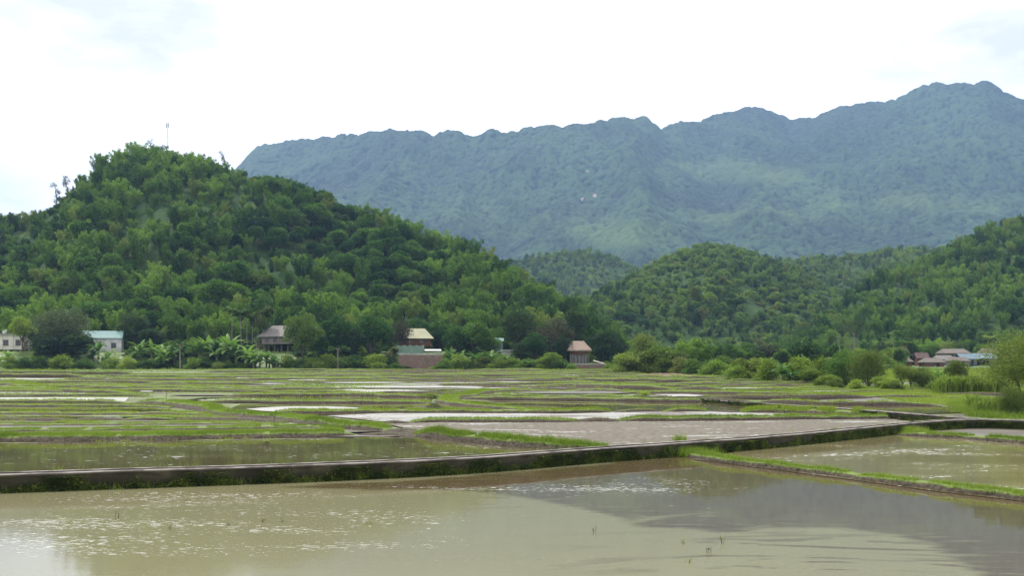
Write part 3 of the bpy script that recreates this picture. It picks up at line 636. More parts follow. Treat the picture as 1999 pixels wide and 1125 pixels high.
P1, N1, H1 = channel([(-160, 931), (0, 927), (350, 916), (700, 905), (965, 892), (1140, 877.5), (1350, 864), (1475, 855), (1615, 842.5), (1755, 828.5), (1860, 820), (1930, 819), (2000, 821.5), (2150, 828)], 0, .78,
    'long low mossy concrete channel wall crossing in front, weeds along its foot', flat=.6)
P2, N2, H2 = channel([(1236, 772), (1300, 775), (1375, 780), (1457, 786.5), (1615, 795), (1772, 807.5), (1850, 813.5), (1905, 818.3)], lambda a: float(np.interp(a, [1236, 1500, 1850], [.22, .42, .6])), .6,
    'narrower concrete channel branching back into the fields from the long front wall')
def wall_weeds(P, nr, n, y_top, size, front, thr, seed):
    cnt = n; fi = rng.uniform(0, len(P)-1.01, cnt); idx = fi.astype(int); fr = (fi-idx)[:, None]; Pb = P[idx]*(1-fr)+P[idx+1]*fr; b = Pb
    c = fbm(b[:, 0]/1.1, b[:, 1]/1.1+seed, seed, 4); keep = rng.uniform(0, 1, cnt) < np.clip((c-thr)*5, .04, 1)
    idx = idx[keep]; b = Pb[keep]; c = c[keep]; m = len(b)
    h = np.abs(rng.normal(0, 1, m))*.2*(.5+2.4*np.clip(c-.36, 0, 1)*2); h = np.minimum(h, y_top)
    off = -rng.uniform(.02, .2, m)*(1-.5*h/y_top)*front
    pos = b+nr[idx]*off[:, None]; pos[:, 2] = b[:, 2]+h
    # small leaves, drooping out from the wall
    a = rng.uniform(0, 2*math.pi, (m, 2)); s = size*rng.uniform(.5, 1.5, m)
    V = np.empty((m, 4, 3)); d1 = np.stack([np.cos(a[:, 0]), np.sin(a[:, 0]), rng.uniform(-.6, .9, m)], 1); d2 = np.stack([np.cos(a[:, 1]), np.sin(a[:, 1]), rng.uniform(-.4, .4, m)], 1)
    V[:, 0] = pos-d1*s[:, None]; V[:, 1] = pos+d2*s[:, None]*.5; V[:, 2] = pos+d1*s[:, None]; V[:, 3] = pos-d2*s[:, None]*.5
    return V
def finish_leaf_object(name, Vs, mat, label):
    V = np.concatenate(Vs); k = V.shape[1]; n = len(V); r = np.repeat(rng.uniform(0, 1, n), k)
    obj(name, np_mesh(name, V.reshape(-1, 3), np.arange(n*k).reshape(n, k), {'rnd': r}), M[mat], label=label, cat=name.replace('_', ' '), kind='stuff')
finish_leaf_object('wall_weeds', [wall_weeds(P1, N1, 150000, .46, .034, 1.2, .24, 3), wall_weeds(P2, N2, 14000, .4, .06, 1, .36, 9)], 'weed', 'dark leafy weeds and moss growing along the foot of the concrete channels')
fi = rng.uniform(0, len(P1)-1.01, 5200); i0 = fi.astype(int); a = P1[i0]+(P1[i0+1]-P1[i0])*(fi-i0)[:, None]; a = a[fbm(a[:, 0]/.7, a[:, 1]/.7, 91, 3) > .5]
add_blades('grass', a+np.stack([rng.normal(0, .05, len(a)), -.08+rng.normal(0, .07, len(a)), np.full(len(a), .0)], 1), .26, .02, .5)
fi = rng.uniform(0, len(P1)-1.01, 3600); i0 = fi.astype(int); a = P1[i0]+(P1[i0+1]-P1[i0])*(fi-i0)[:, None]; a = a[fbm(a[:, 0]/.5, a[:, 1]/.5, 95, 3) > .54]
add_blades('grass', a+np.stack([rng.normal(0, .05, len(a)), 1.0+rng.normal(0, .08, len(a)), np.full(len(a), .3)], 1), .42, .02, .4)
j = gp(1328, 893); q = rng.normal(0, 1, (2600, 2))*np.array([.65, .28])+np.array([j.x, j.y+.3]); add_blades('grass', np.stack([q[:, 0], q[:, 1], np.full(2600, .05)], 1), .36, .026, .6)
j = gp(1762, 850); q = rng.normal(0, 1, (1300, 2))*np.array([.5, .3])+np.array([j.x+.4, j.y+.6]); add_blades('grass', np.stack([q[:, 0], q[:, 1], np.full(1300, .1)], 1), .36, .03, .6)
j = gp(1330, 862, .3); q = rng.normal(0, 1, (160, 2))*np.array([.18, .1])+np.array([j.x, j.y+.5]); add_blades('grass', np.stack([q[:, 0], q[:, 1], np.full(160, .3)], 1), .34, .022, .4)
for key, nm, lab in (('grass', 'grass', 'bright green grass growing on the near field banks and by the channel'), ('fieldgrass', 'field_grass', 'short yellow-green grass over the flooded fields and far banks')):
    finish_leaf_object(nm, blades[key], key, lab)

# ------------------------------------------------------------------ plant builders
class Geo:                                             # quads collected into one mesh
    def __init__(s): s.V = []; s.n = 0; s.Q = []; s.r = []
    def leaves(s, P, D, Ln, W, rg, r=None):
        n = len(P); D = D/(np.linalg.norm(D, axis=1)[:, None]+1e-9); S = np.cross(D, rg.normal(0, 1, (n, 3))); S /= np.linalg.norm(S, axis=1)[:, None]+1e-9
        Ln = np.broadcast_to(np.asarray(Ln, float), (n,))[:, None]; W = np.broadcast_to(np.asarray(W, float), (n,))[:, None]
        V = np.stack([P, P+D*Ln*.45+S*W/2, P+D*Ln, P+D*Ln*.45-S*W/2], 1)
        s.V.append(V.reshape(-1, 3)); s.Q.append(np.arange(n*4).reshape(n, 4)+s.n); s.n += n*4
        s.r.append(np.repeat(rg.uniform(0, 1, n) if r is None else r, 4))
    def tube(s, pts, rad, k=6):
        pts = np.array(pts, float); n = len(pts); rad = np.broadcast_to(np.asarray(rad, float), (n,))
        t = np.gradient(pts, axis=0); t /= np.linalg.norm(t, axis=1)[:, None]+1e-9
        up = np.array([1, 0, .01]); a = np.cross(t, up); a /= np.linalg.norm(a, axis=1)[:, None]+1e-9; b = np.cross(t, a)
        th = np.arange(k)*2*math.pi/k
        V = pts[:, None]+rad[:, None, None]*(a[:, None]*np.cos(th)[None, :, None]+b[:, None]*np.sin(th)[None, :, None])
        s.V.append(V.reshape(-1, 3)); i, j = np.meshgrid(np.arange(n-1), np.arange(k), indexing='ij'); i = i.ravel(); j = j.ravel()
        s.Q.append(np.stack([i*k+j, i*k+(j+1) % k, (i+1)*k+(j+1) % k, (i+1)*k+j], -1)+s.n); s.n += n*k; s.r.append(np.zeros(n*k)+.5)
    def quads(s, V, r=.5):
        V = np.array(V, float).reshape(-1, 4, 3); n = len(V); s.V.append(V.reshape(-1, 3)); s.Q.append(np.arange(n*4).reshape(n, 4)+s.n); s.n += n*4; s.r.append(np.zeros(n*4)+r)
    def mesh(s, name, mat, smooth=False):
        me = np_mesh(name, np.concatenate(s.V), np.concatenate(s.Q), {'rnd': np.concatenate(s.r)}, smooth); me.materials.append(M[mat]); return me
def unit(rg, n):
    v = rg.normal(0, 1, (n, 3)); return v/np.linalg.norm(v, axis=1)[:, None]
# prototypes are built one unit (1 m) tall and 1 m wide, then scaled
def bamboo_proto(seed, mat='bamboo', culms=15, per=230, lf=(.055, .024), spread=.42, low=.25):
    rg = np.random.default_rng(seed); lv = Geo(); cu = Geo()
    for c in range(culms):
        a = rg.uniform(0, 2*math.pi); h = rg.uniform(.62, .98)*(1 if c > 2 else 1.03); out = rg.uniform(.25, 1)*spread; b0 = rg.uniform(0, .07)
        sx = np.linspace(0, 1, 12); r = b0+out*sx**2.3; z = h*(sx*1.08-.13*sx**5)
        pts = np.stack([np.cos(a)*r, np.sin(a)*r, z], 1); cu.tube(pts, np.interp(sx, [0, 1], [.008, .002]), 4)
        n = per; s_ = low+(1-low)*rg.uniform(0, 1, n)**.8
        P = np.stack([np.interp(s_, sx, pts[:, i]) for i in range(3)], 1)
        pr = .035+.085*np.sin(np.clip((s_-low)/(1-low), 0, 1)*math.pi)**.7
        P += unit(rg, n)*(pr*rg.uniform(.2, 1, n)**.6)[:, None]*np.array([1, 1, .8])
        D = rg.normal(0, .7, (n, 3))+np.array([math.cos(a)*.4, math.sin(a)*.4, -.65])
        lv.leaves(P, D, lf[0]*rg.uniform(.6, 1.4, n), lf[1]*rg.uniform(.7, 1.3, n), rg)
    return lv.mesh('crown', mat), cu.mesh('culms', 'culm')
def broad_proto(seed, mat='broad', lobes=16, per=230, lf=(.055, .036), trunk='bark', low=.22, flat=1.0, loose=0.0):
    rg = np.random.default_rng(seed); lv = Geo(); tr = Geo(); cz = (1+low)/2; rz = (1-low)/2
    tops = []
    for c in range(lobes):
        d = unit(rg, 1)[0]; d[2] = d[2]*.9+.15; k = rg.uniform(.45, .8)
        ce = np.array([d[0]*.36*k*1.15, d[1]*.36*k*1.15, cz+d[2]*rz*k*.95*flat]); lr = rg.uniform(.12, .2)
        tops.append(ce); n = per; u = unit(rg, n); u[:, 2] = np.where(u[:, 2] < -.4, -u[:, 2], u[:, 2])
        rr = lr*(rg.uniform(.55, 1.05, n)+loose*rg.uniform(-.3, .6, n))
        P = ce+u*rr[:, None]*np.array([1, 1, .85*rz/.39])
        D = u+rg.normal(0, .6, (n, 3))+np.array([0, 0, -.25]); lv.leaves(P, D, lf[0]*rg.uniform(.6, 1.4, n), lf[1]*rg.uniform(.7, 1.3, n), rg)
    th = max(low*1.2, .16)
    tr.tube([(0, 0, -.04), (rg.uniform(-.01, .01), .01, th*.5), (rg.uniform(-.03, .03), 0, th*1.3)], [.03, .024, .018], 7)
    for ce in tops[:7]: tr.tube([(0, 0, th*.9), (ce[0]*.45, ce[1]*.45, th+(ce[2]-th)*.5), tuple(ce)], [.016, .011, .004], 5)
    return lv.mesh('crown', mat), tr.mesh('trunk', trunk)
def shrub_proto(seed, mat='shrub', per=260, lobes=12, lf=(.07, .035)):
    rg = np.random.default_rng(seed); lv = Geo(); tr = Geo()
    for c in range(lobes):
        a = rg.uniform(0, 2*math.pi); k = rg.uniform(0, .34); ce = np.array([math.cos(a)*k, math.sin(a)*k, rg.uniform(.15, .8)*(1-k*.9)]); lr = rg.uniform(.13, .22)
        n = per; u = unit(rg, n); P = ce+u*(lr*rg.uniform(.3, 1.25, n))[:, None]; P[:, 2] = np.abs(P[:, 2])
        lv.leaves(P, u+rg.normal(0, .5, (n, 3))+np.array([0, 0, .35]), lf[0]*rg.uniform(.5, 1.4, n), lf[1]*rg.uniform(.7, 1.3, n), rg)
        tr.tube([(0, 0, -.03), tuple(ce*.5), tuple(ce)], [.018, .012, .004], 4)
    return lv.mesh('crown', mat), tr.mesh('trunk', 'bark')
def frond(g, base, az, el, ln, wd, droop, rg, seg=8, blade=False, fold=.3):
    # one arching leaf as a strip (banana) or a rib with hanging leaflets (palm)
    p = np.array(base, float); pts = [p.copy()]; e = el
    for i in range(seg):
        p = p+np.array([math.cos(az)*math.cos(e), math.sin(az)*math.cos(e), math.sin(e)])*ln/seg; pts.append(p.copy()); e -= droop/seg*(1+i/seg)
    pts = np.array(pts); S = np.array([-math.sin(az), math.cos(az), 0])
    if blade:
        for i in range(seg):
            w0 = wd*math.sin(math.pi*min(1, (i/seg)*.93+.07))**.6; w1 = wd*math.sin(math.pi*min(1, ((i+1)/seg)*.93+.07))**.6
            for sg in (-1, 1):
                dz = np.array([0, 0, -fold]); a0 = pts[i]+(S*sg+dz)*w0/2; a1 = pts[i+1]*.97+pts[i]*.03+(S*sg+dz)*w1/2
                g.quads([pts[i], a0, a1, pts[i+1]], rg.uniform(.2, .9))
    else:
        g.tube(pts, np.linspace(.006, .002, len(pts))*ln/1, 3)
        n = 26; t = np.linspace(.12, 1, n); P = np.stack([np.interp(t, np.linspace(0, 1, seg+1), pts[:, i]) for i in range(3)], 1)
        fw = pts[-1]-pts[0]; fw /= np.linalg.norm(fw)
        for sg in (-1, 1):
            D = np.tile(S*sg*.75+fw*.45+np.array([0, 0, -.75]), (n, 1))+rg.normal(0, .15, (n, 3)); D /= np.linalg.norm(D, axis=1)[:, None]
            g.leaves(P, D, wd*np.sin(np.clip(t, 0, .97)*math.pi)**.5, wd*.16, rg)
def banana_proto(seed):
    rg = np.random.default_rng(seed); lv = Geo(); tr = Geo()
    st = [(0, 0)]+[(rg.uniform(-.22, .22), rg.uniform(-.15, .15)) for _ in range(rg.integers(1, 3))]
    for q, (x, y) in enumerate(st):
        h = .42 if q == 0 else rg.uniform(.12, .34); tr.tube([(x, y, -.03), (x*1.05, y, h*.6), (x*1.1, y, h)], [.034, .028, .018], 7)
        for k in range(9):
            frond(lv, (x*1.1, y, h-.02), k*2.4+rg.uniform(-.3, .3), rg.uniform(.75, 1.45), rg.uniform(.46, .68)*(.62+h), .11, rg.uniform(.7, 1.9), rg, 7, True)
    return lv.mesh('leaves', 'banana'), tr.mesh('stem', 'culm')
def palm_proto(seed, nf, fl, fw, trunk_r, mat='palm', bark='palebark', lean=.05, top=.8, el=(-.3, 1.3)):
    rg = np.random.default_rng(seed); lv = Geo(); tr = Geo()
    tr.tube([(0, 0, -.03), (lean*.3, 0, top*.4), (lean*.8, 0, top*.8), (lean, 0, top)], [trunk_r*1.3, trunk_r, trunk_r*.85, trunk_r*.8], 7)
    for k in range(nf):
        frond(lv, (lean, 0, top), k*2.39996, el[0]+(el[1]-el[0])*((k*.618) % 1), fl*rg.uniform(.85, 1.1), fw, rg.uniform(1.5, 2.3), rg, 9)
    return lv.mesh('fronds', mat), tr.mesh('trunk', bark)
def papaya_proto(seed):
    rg = np.random.default_rng(seed); lv = Geo(); tr = Geo(); tr.tube([(0, 0, -.02), (.01, 0, .5), (0, .0, .84)], [.022, .018, .014], 6)
    for k in range(16):
        a = k*2.4; e = rg.uniform(-.2, 1.1); ln = rg.uniform(.14, .22); tip = np.array([math.cos(a)*math.cos(e), math.sin(a)*math.cos(e), math.sin(e)])*ln+np.array([0, 0, .82])
        tr.tube([(0, 0, .82), tuple(tip)], .004, 3); n = 14; b = unit(rg, n)*.6+np.array([math.cos(a), math.sin(a), -.35]); lv.leaves(np.tile(tip, (n, 1)), b, .13, .05, rg)
    return lv.mesh('leaves', 'banana'), tr.mesh('trunk', 'palebark')
def reed_proto(seed, mat='grass', n=900):
    rg = np.random.default_rng(seed); lv = Geo()
    for k in range(n//6):
        x, y = rg.normal(0, .22, 2); a = rg.uniform(0, 6.28); ln = rg.uniform(.6, 1.05)
        p0 = np.array([x, y, 0]); p1 = p0+np.array([math.cos(a)*.06, math.sin(a)*.06, ln*.6]); p2 = p1+np.array([math.cos(a)*.16, math.sin(a)*.16, ln*.3]); p3 = p2+np.array([math.cos(a)*.2, math.sin(a)*.2, -ln*.05])
        S = np.array([-math.sin(a), math.cos(a), 0])*.014
        lv.quads([[p0-S, p0+S, p1+S, p1-S], [p1-S, p1+S, p2+S*.8, p2-S*.8], [p2-S*.8, p2+S*.8, p3+S*.1, p3-S*.1]], rg.uniform(0, 1))
    return lv.mesh('blades', mat), None
PR = {}
PR['bamboo'] = [bamboo_proto(10+i, culms=c, per=p, spread=s, low=l) for i, (c, p, s, l) in enumerate([(15, 240, .42, .22), (12, 280, .34, .15), (18, 200, .5, .3), (14, 250, .38, .2), (10, 320, .3, .12)])]
PR['broad'] = [broad_proto(30+i, lobes=n, per=220, low=l, flat=f) for i, (n, l, f) in enumerate([(16, .2, 1), (20, .12, 1), (13, .28, .9), (22, .1, .9)])]
PR['mango'] = [broad_proto(40+i, lobes=28, per=230, low=l, lf=(.042, .026)) for i, l in enumerate([.2, .06, .1])]
PR['dark'] = [broad_proto(50+i, 'dark', lobes=26, per=230, low=.06, lf=(.04, .026)) for i in range(2)]
PR['grey'] = [broad_proto(60, 'greyleaf', lobes=30, per=230, low=.04, lf=(.035, .018), loose=.8)]
PR['purple'] = [broad_proto(61, 'purple', lobes=20, per=230, low=.1, lf=(.04, .02), loose=.5)]
PR['bright'] = [broad_proto(62, 'shrub', lobes=14, per=220, low=.25, lf=(.05, .03), loose=.3), broad_proto(63, 'olive', lobes=20, per=240, low=.12, lf=(.045, .025), loose=.5)]
PR['shrub'] = [shrub_proto(70), shrub_proto(71, 'olive'), shrub_proto(72, 'mid'), shrub_proto(73, 'shrub', 200, 9)]
PR['banana'] = [banana_proto(80+i) for i in range(4)]
PR['coconut'] = [palm_proto(90, 24, .36, .17, .022, lean=-.08, top=.74, el=(-.7, 1.2))]
PR['areca'] = [palm_proto(91+i, 9, .13, .07, .006, 'mid', top=.88, el=(.1, 1.4), lean=.02*i) for i in range(2)]
PR['papaya'] = [papaya_proto(95)]
PR['willow'] = [broad_proto(96, 'olive', lobes=38, per=420, low=.14, lf=(.028, .009), loose=.9, trunk='drytwig')]
PR['bush'] = [broad_proto(64, 'broad', lobes=34, per=260, low=-.12, lf=(.035, .018), loose=.6), broad_proto(65, 'olive', lobes=34, per=280, low=-.1, lf=(.035, .016), loose=.7), broad_proto(66, 'shrub', lobes=24, per=260, low=-.08, lf=(.04, .02), loose=.6)]
PR['reed'] = [reed_proto(97), reed_proto(98)]
PR['midbamboo'] = [bamboo_proto(110+i, 'mid', 12, 150, (.075, .036), .42, .15) for i in range(3)]
PR['midbroad'] = [broad_proto(120+i, 'mid', 14, 130, (.075, .055), low=.08) for i in range(3)]
PARTN = {'bamboo': ('crown', 'culms'), 'midbamboo': ('crown', 'culms'), 'banana': ('leaves', 'stem'), 'coconut': ('fronds', 'trunk'), 'areca': ('fronds', 'trunk'), 'papaya': ('leaves', 'trunk'), 'reed': ('blades', None)}
prs = random.Random(4)
def plant(kind, name, x, y, H, W, label, cat='tree', group=None, var=None, z=None, sink=.0):
    v = PR[kind][var if var is not None else prs.randrange(len(PR[kind]))]
    zz = float(hill_top(np.array([x]), np.array([y]))[0]) if z is None else z
    if v[1] is None:
        o = obj(name, v[0], None, label=label, cat=cat, group=group); o.location = (x, y, zz-sink); o.scale = (W, W, H); o.rotation_euler.z = prs.uniform(0, 6.28); return o
    r = empty(name, (x, y, zz-sink), prs.uniform(0, 6.28), label, cat, group); r.scale = (W, W, H)
    a, b = PARTN.get(kind, ('crown', 'trunk'))
    obj(a, v[0], None, r); obj(b, v[1], None, r); return r
def put(kind, name, px, ytop, Y, wpx, label, cat='tree', group=None, var=None, k=None):   # size read off the photo at the plant's real distance
    x = (px-HX)/F*Y; z = float(T(x, Y)); H = EYE+(HY-ytop)/F*Y-z
    if kind == 'bush': z -= .16*H; H *= 1.16
    return plant(kind, name, x, Y, max(H, .5), wpx*Y/F*1.32, label, cat, group, var, z)
def yrow(py): return gp(0, py).y

# --- individual trees on the near slopes, everything farther up one forest
LM = [(-99, 60, 'above the cream house'), (60, 165, 'behind the big grey-green tree'), (165, 262, 'above the house with the teal roof'), (262, 430, 'behind the banana grove'), (430, 575, 'above the grey stilt house'),
      (575, 770, 'behind the round clipped trees'), (770, 900, 'above the straw-coloured roof'), (900, 1090, 'left of the thatched house'), (1090, 1300, 'behind the thatched house')]
def jit(S, p0, p1, y0, y1, cell, seed, back=14):
    out = []; rg = np.random.default_rng(seed)
    xs = np.arange((p0-HX)/F*y1 if p0 < HX else (p0-HX)/F*y0, (p1-HX)/F*(y1 if p1 > HX else y0), cell); ys_ = np.arange(y0, y1, cell)
    X, Y = np.meshgrid(xs, ys_); X = (X+rg.uniform(-.5, .5, X.shape)*cell).ravel(); Y = (Y+rg.uniform(-.5, .5, Y.shape)*cell).ravel()
    z, t, k = hill_z(X, Y, S); px = HX+F*X/Y; Yc = ip(S['yc'], px)
    ok = (px > p0) & (px < p1) & (Y < Yc+back) & (t > 0) & (k > 1)
    return X[ok], Y[ok], z[ok], px[ok], t[ok]
X, Y, Z, PXl, Tl = jit(HL, -60, 1285, 268, 540, 5.6, 1)
kindn = fbm(X/38, Y/38, 61, 3); isb = kindn+.12*(hsh(X*7, Y*7, 3)-.5) < .66
order = np.argsort(Y)
cnt = {'b': 0, 'w': 0}; rest = []; hs = hsh(X*13, Y*11, 8)
for i in order:
    b = bool(isb[i]); k = 'b' if b else 'w'
    gap = fbm(np.array([X[i]/22]), np.array([Y[i]/22]), 88, 2)[0]
    H = (6.5+5.5*hs[i])*(1.0 if gap > .4 else .72) if b else (5.0+4.5*hs[i])
    H *= (1-.38*float(sms(.78, 1.0, Tl[i])))*(.62+.8*gap)
    W = H*(.85 if b else 1.0)*(.85+.4*hsh(X[i:i+1]*3, Y[i:i+1]*5, 4)[0])
    if cnt[k] < 300 and Tl[i] < .9:
        cnt[k] += 1
        lm = next(s for a, c, s in LM if a <= PXl[i] < c) if PXl[i] < 1300 else LM[-1][2]
        row = 'at the foot of the hill' if Tl[i] < .18 else ('low on the slope' if Tl[i] < .42 else 'halfway up the slope')
        if b: plant('bamboo', 'bamboo_clump', X[i], Y[i], H, W, 'feathery bamboo %s %s' % (row, lm), 'bamboo', 'bamboo clumps on the left hill', z=Z[i]-.4)
        else: plant('broad', 'forest_tree', X[i], Y[i], H, W, 'dense round-crowned tree %s %s' % (row, lm), 'tree', 'broadleaf trees on the left hill', z=Z[i]-.4)
    else: rest.append((X[i], Y[i], Z[i]-.4, W, H, 0 if b else 1))
def forest(name, pts, kinds, label):                   # pts: x, y, z, width, height, kind index
    pts = np.array(pts, float); me = bpy.data.meshes.new(name); me.vertices.add(len(pts)); me.vertices.foreach_set('co', pts[:, :3].astype(np.float32).ravel())
    at_ = me.attributes.new('size', 'FLOAT_VECTOR', 'POINT'); at_.data.foreach_set('vector', pts[:, [3, 3, 4]].astype(np.float32).ravel())
    ai = me.attributes.new('sel', 'INT', 'POINT'); rg = np.random.default_rng(len(pts))
    protos = [p for k in kinds for p in PR[k]]; offs = np.cumsum([0]+[len(PR[k]) for k in kinds])
    ai.data.foreach_set('value', np.array([offs[int(k)]+rg.integers(0, len(PR[kinds[int(k)]])) for k in pts[:, 5]], np.int32))
    o = obj(name, me, None, label=label, cat='forest', kind='stuff')
    # the kinds of tree the instances use: the crown meshes themselves
    g = bpy.data.node_groups.new(name+'_nodes', 'GeometryNodeTree')
    g.interface.new_socket('Geometry', in_out='INPUT', socket_type='NodeSocketGeometry'); g.interface.new_socket('Geometry', in_out='OUTPUT', socket_type='NodeSocketGeometry')
    gi = N(g, 'NodeGroupInput'); go = N(g, 'NodeGroupOutput'); ip_ = N(g, 'GeometryNodeInstanceOnPoints'); jn = N(g, 'GeometryNodeJoinGeometry')
    for p in reversed(protos):
        src = bpy.data.objects.get('src_'+p[0].name) or bpy.data.objects.new('src_'+p[0].name, p[0])
        oi = N(g, 'GeometryNodeObjectInfo'); oi.inputs['Object'].default_value = src; oi.inputs['As Instance'].default_value = True; g.links.new(oi.outputs['Geometry'], jn.inputs[0])
    def na(nm, dt):
        a = N(g, 'GeometryNodeInputNamedAttribute', data_type=dt); a.inputs['Name'].default_value = nm; return a.outputs['Attribute']
    g.links.new(gi.outputs[0], ip_.inputs['Points']); g.links.new(jn.outputs[0], ip_.inputs['Instance'])
    ip_.inputs['Pick Instance'].default_value = True; g.links.new(na('sel', 'INT'), ip_.inputs['Instance Index']); g.links.new(na('size', 'FLOAT_VECTOR'), ip_.inputs['Scale'])
    rv = N(g, 'FunctionNodeRandomValue', data_type='FLOAT_VECTOR'); rv.inputs[1].default_value = (.12, .12, 6.28); rv.inputs[0].default_value = (-.12, -.12, 0)
    g.links.new(rv.outputs[0], ip_.inputs['Rotation']); g.links.new(ip_.outputs[0], go.inputs[0])
    md = o.modifiers.new('trees', 'NODES'); md.node_group = g; return o
forest('forest', rest, ['bamboo', 'broad'], 'mass of bamboo and trees covering the upper part of the left hill')
for S, p0, p1, y0, y1, cell, seed, lab, hh in ((HD, 1490, 2080, 322, 640, 6.0, 5, 'mass of bamboo and trees on the near hill at the right edge', 8.5), (HB, 1000, 1840, 400, 720, 5.6, 6, 'mass of trees on the rounded hill in the middle distance', 7.5),
                                           (HC, 1230, 2080, 560, 920, 6.8, 7, 'mass of trees on the low ridge below the blue mountain', 8), (HA, 860, 1420, 900, 1165, 7.5, 8, 'mass of trees on the small dark hill behind the left slope', 9)):
    X, Y, Z, PXl, Tl = jit(S, p0, p1, y0, y1, cell, seed)
    kn = fbm(X/50, Y/50, seed+70, 3); hs = hsh(X*13, Y*11, seed); open_ = fbm(X/45, Y/45, seed+90, 3)
    kk = np.where(kn < .62, 0, 1)
    if S is HD: kk = np.where(kn < .68, 0, 1)
    pts = [(X[i], Y[i], Z[i]-.5, hh*(.6+.5*hs[i]), hh*(.62+.75*hsh(X[i:i+1]*5, Y[i:i+1]*3, 6)[0])*(.7 if open_[i] > .58 else 1), kk[i]) for i in range(len(X)) if not (open_[i] > .66 and hs[i] < .3)]
    forest('forest', pts, ['bamboo', 'broad'] if S is HD else ['midbamboo', 'midbroad'], lab)

rg = np.random.default_rng(44); n = 1500; Y = rg.uniform(244, 285, n); pxu = rg.uniform(-60, 1260, n); X = (pxu-HX)/F*Y; c = fbm(X/8, Y/8, 7, 2)
HOUSES = [(-60, 68, 262), (150, 250, 258), (490, 580, 258), (770, 870, 262), (1105, 1160, 250), (955, 1000, 254)]
ok = np.array([not any(a < p < b and y < d+10 for a, b, d in HOUSES) for p, y in zip(pxu, Y)])
pts = [(X[i], Y[i], float(T(X[i], Y[i]))-.1, rg.uniform(2, 4.5), rg.uniform(1.2, 3.2)*(1.3 if Y[i] > 262 else .8), rg.integers(0, 2)) for i in range(n) if ok[i]]
n = 900; Y = rg.uniform(235, 345, n); pxu = rg.uniform(1215, 1760, n); X = (pxu-HX)/F*Y
pts += [(X[i], Y[i], float(T(X[i], Y[i]))-.1, rg.uniform(3, 7), rg.uniform(2, 5.5), rg.integers(0, 2)) for i in range(n)]
n = 260; Y = rg.uniform(322, 345, n); pxu = rg.uniform(1720, 2060, n); X = (pxu-HX)/F*Y
pts += [(X[i], Y[i], float(T(X[i], Y[i]))-.1, rg.uniform(4, 8), rg.uniform(3, 7), rg.integers(0, 2)) for i in range(n)]
PR['fill'] = [PR['shrub'][2]]; forest('undergrowth', pts, ['fill', 'midbroad'], 'tangle of low green undergrowth behind the hamlet and along the valley floor')

# ------------------------------------------------------------------ buildings
def boxes(name, items, mat, parent, **kw):              # items: (cx, cy, z0, sx, sy, sz)
    bm = bmesh.new()
    for cx, cy, z0, sx, sy, sz in items:
        m = Matrix.Translation((cx, cy, z0+sz/2)) @ Matrix.Diagonal((sx, sy, sz, 1)); bmesh.ops.create_cube(bm, size=1, matrix=m)
    me = bpy.data.meshes.new(name); bm.to_mesh(me); bm.free(); return obj(name, me, M[mat] if isinstance(mat, str) else mat, parent, **kw)
def roof(name, mat, parent, w, d, h, z, ridge=1.0, over=.5, thick=.12, gablet=0.0, loc=(0, 0), rough=0.0, rz=0):
    # ridge: fraction of the length the ridge keeps (1 gable, <1 hipped); a closed solid with real thickness
    W = w/2+over; D = d/2+over; r = W*ridge; n = 14; bm = bmesh.new(); rg = random.Random(int(w*100))
    def sheet(dz):
        V = []
        for jy, (yy, zz, hw) in enumerate([(-D, 0, W), (-D*.5, h*.48, (W+r)/2), (0, h, r), (D*.5, h*.48, (W+r)/2), (D, 0, W)]):
            V.append([bm.verts.new((-hw+2*hw*i/n, yy, z+zz+dz-(rough*rg.uniform(0, 1)))) for i in range(n+1)])
        return V
    A = sheet(0); B = sheet(-thick)
    for V, flip in ((A, False), (B, True)):
        for a, b in zip(V[:-1], V[1:]):
            for i in range(n):
                q = [a[i], a[i+1], b[i+1], b[i]]; bm.faces.new(q[::-1] if flip else q)
    for a, b in ((A, B),):
        for i in range(n):
            bm.faces.new([a[0][i], b[0][i], b[0][i+1], a[0][i+1]]); bm.faces.new([a[-1][i], a[-1][i+1], b[-1][i+1], b[-1][i]])
        for jy in range(4):
            bm.faces.new([a[jy][0], a[jy+1][0], b[jy+1][0], b[jy][0]]); bm.faces.new([a[jy][n], b[jy][n], b[jy+1][n], a[jy+1][n]])
    if ridge < 1:                                       # hipped ends
        for s, i in ((-1, 0), (1, n)):
            gz = h*(1-gablet); e = [bm.verts.new((s*W, -D, z)), bm.verts.new((s*W, D, z)), bm.verts.new((s*(r+(W-r)*gablet), D*gablet, z+gz)), bm.verts.new((s*(r+(W-r)*gablet), -D*gablet, z+gz))]
            e2 = [bm.verts.new(v.co+Vector((0, 0, -thick))) for v in e]
            bm.faces.new(e if s > 0 else e[::-1]); bm.faces.new(e2[::-1] if s > 0 else e2)
            for k in range(4): bm.faces.new([e[k], e[(k+1) % 4], e2[(k+1) % 4], e2[k]])
            if gablet > 0:
                q = [bm.verts.new((s*(r+(W-r)*gablet*.8), -D*gablet*1.02, z+gz-.02)), bm.verts.new((s*(r+(W-r)*gablet*.8), D*gablet*1.02, z+gz-.02)), bm.verts.new((s*r*.98, 0, z+h-.05))]
                bm.faces.new(q)
    bmesh.ops.recalc_face_normals(bm, faces=bm.faces[:])
    me = bpy.data.meshes.new(name); bm.to_mesh(me); bm.free(); o = obj(name, me, M[mat], parent); o.location = (loc[0], loc[1], 0); o.rotation_euler.z = rz; return o
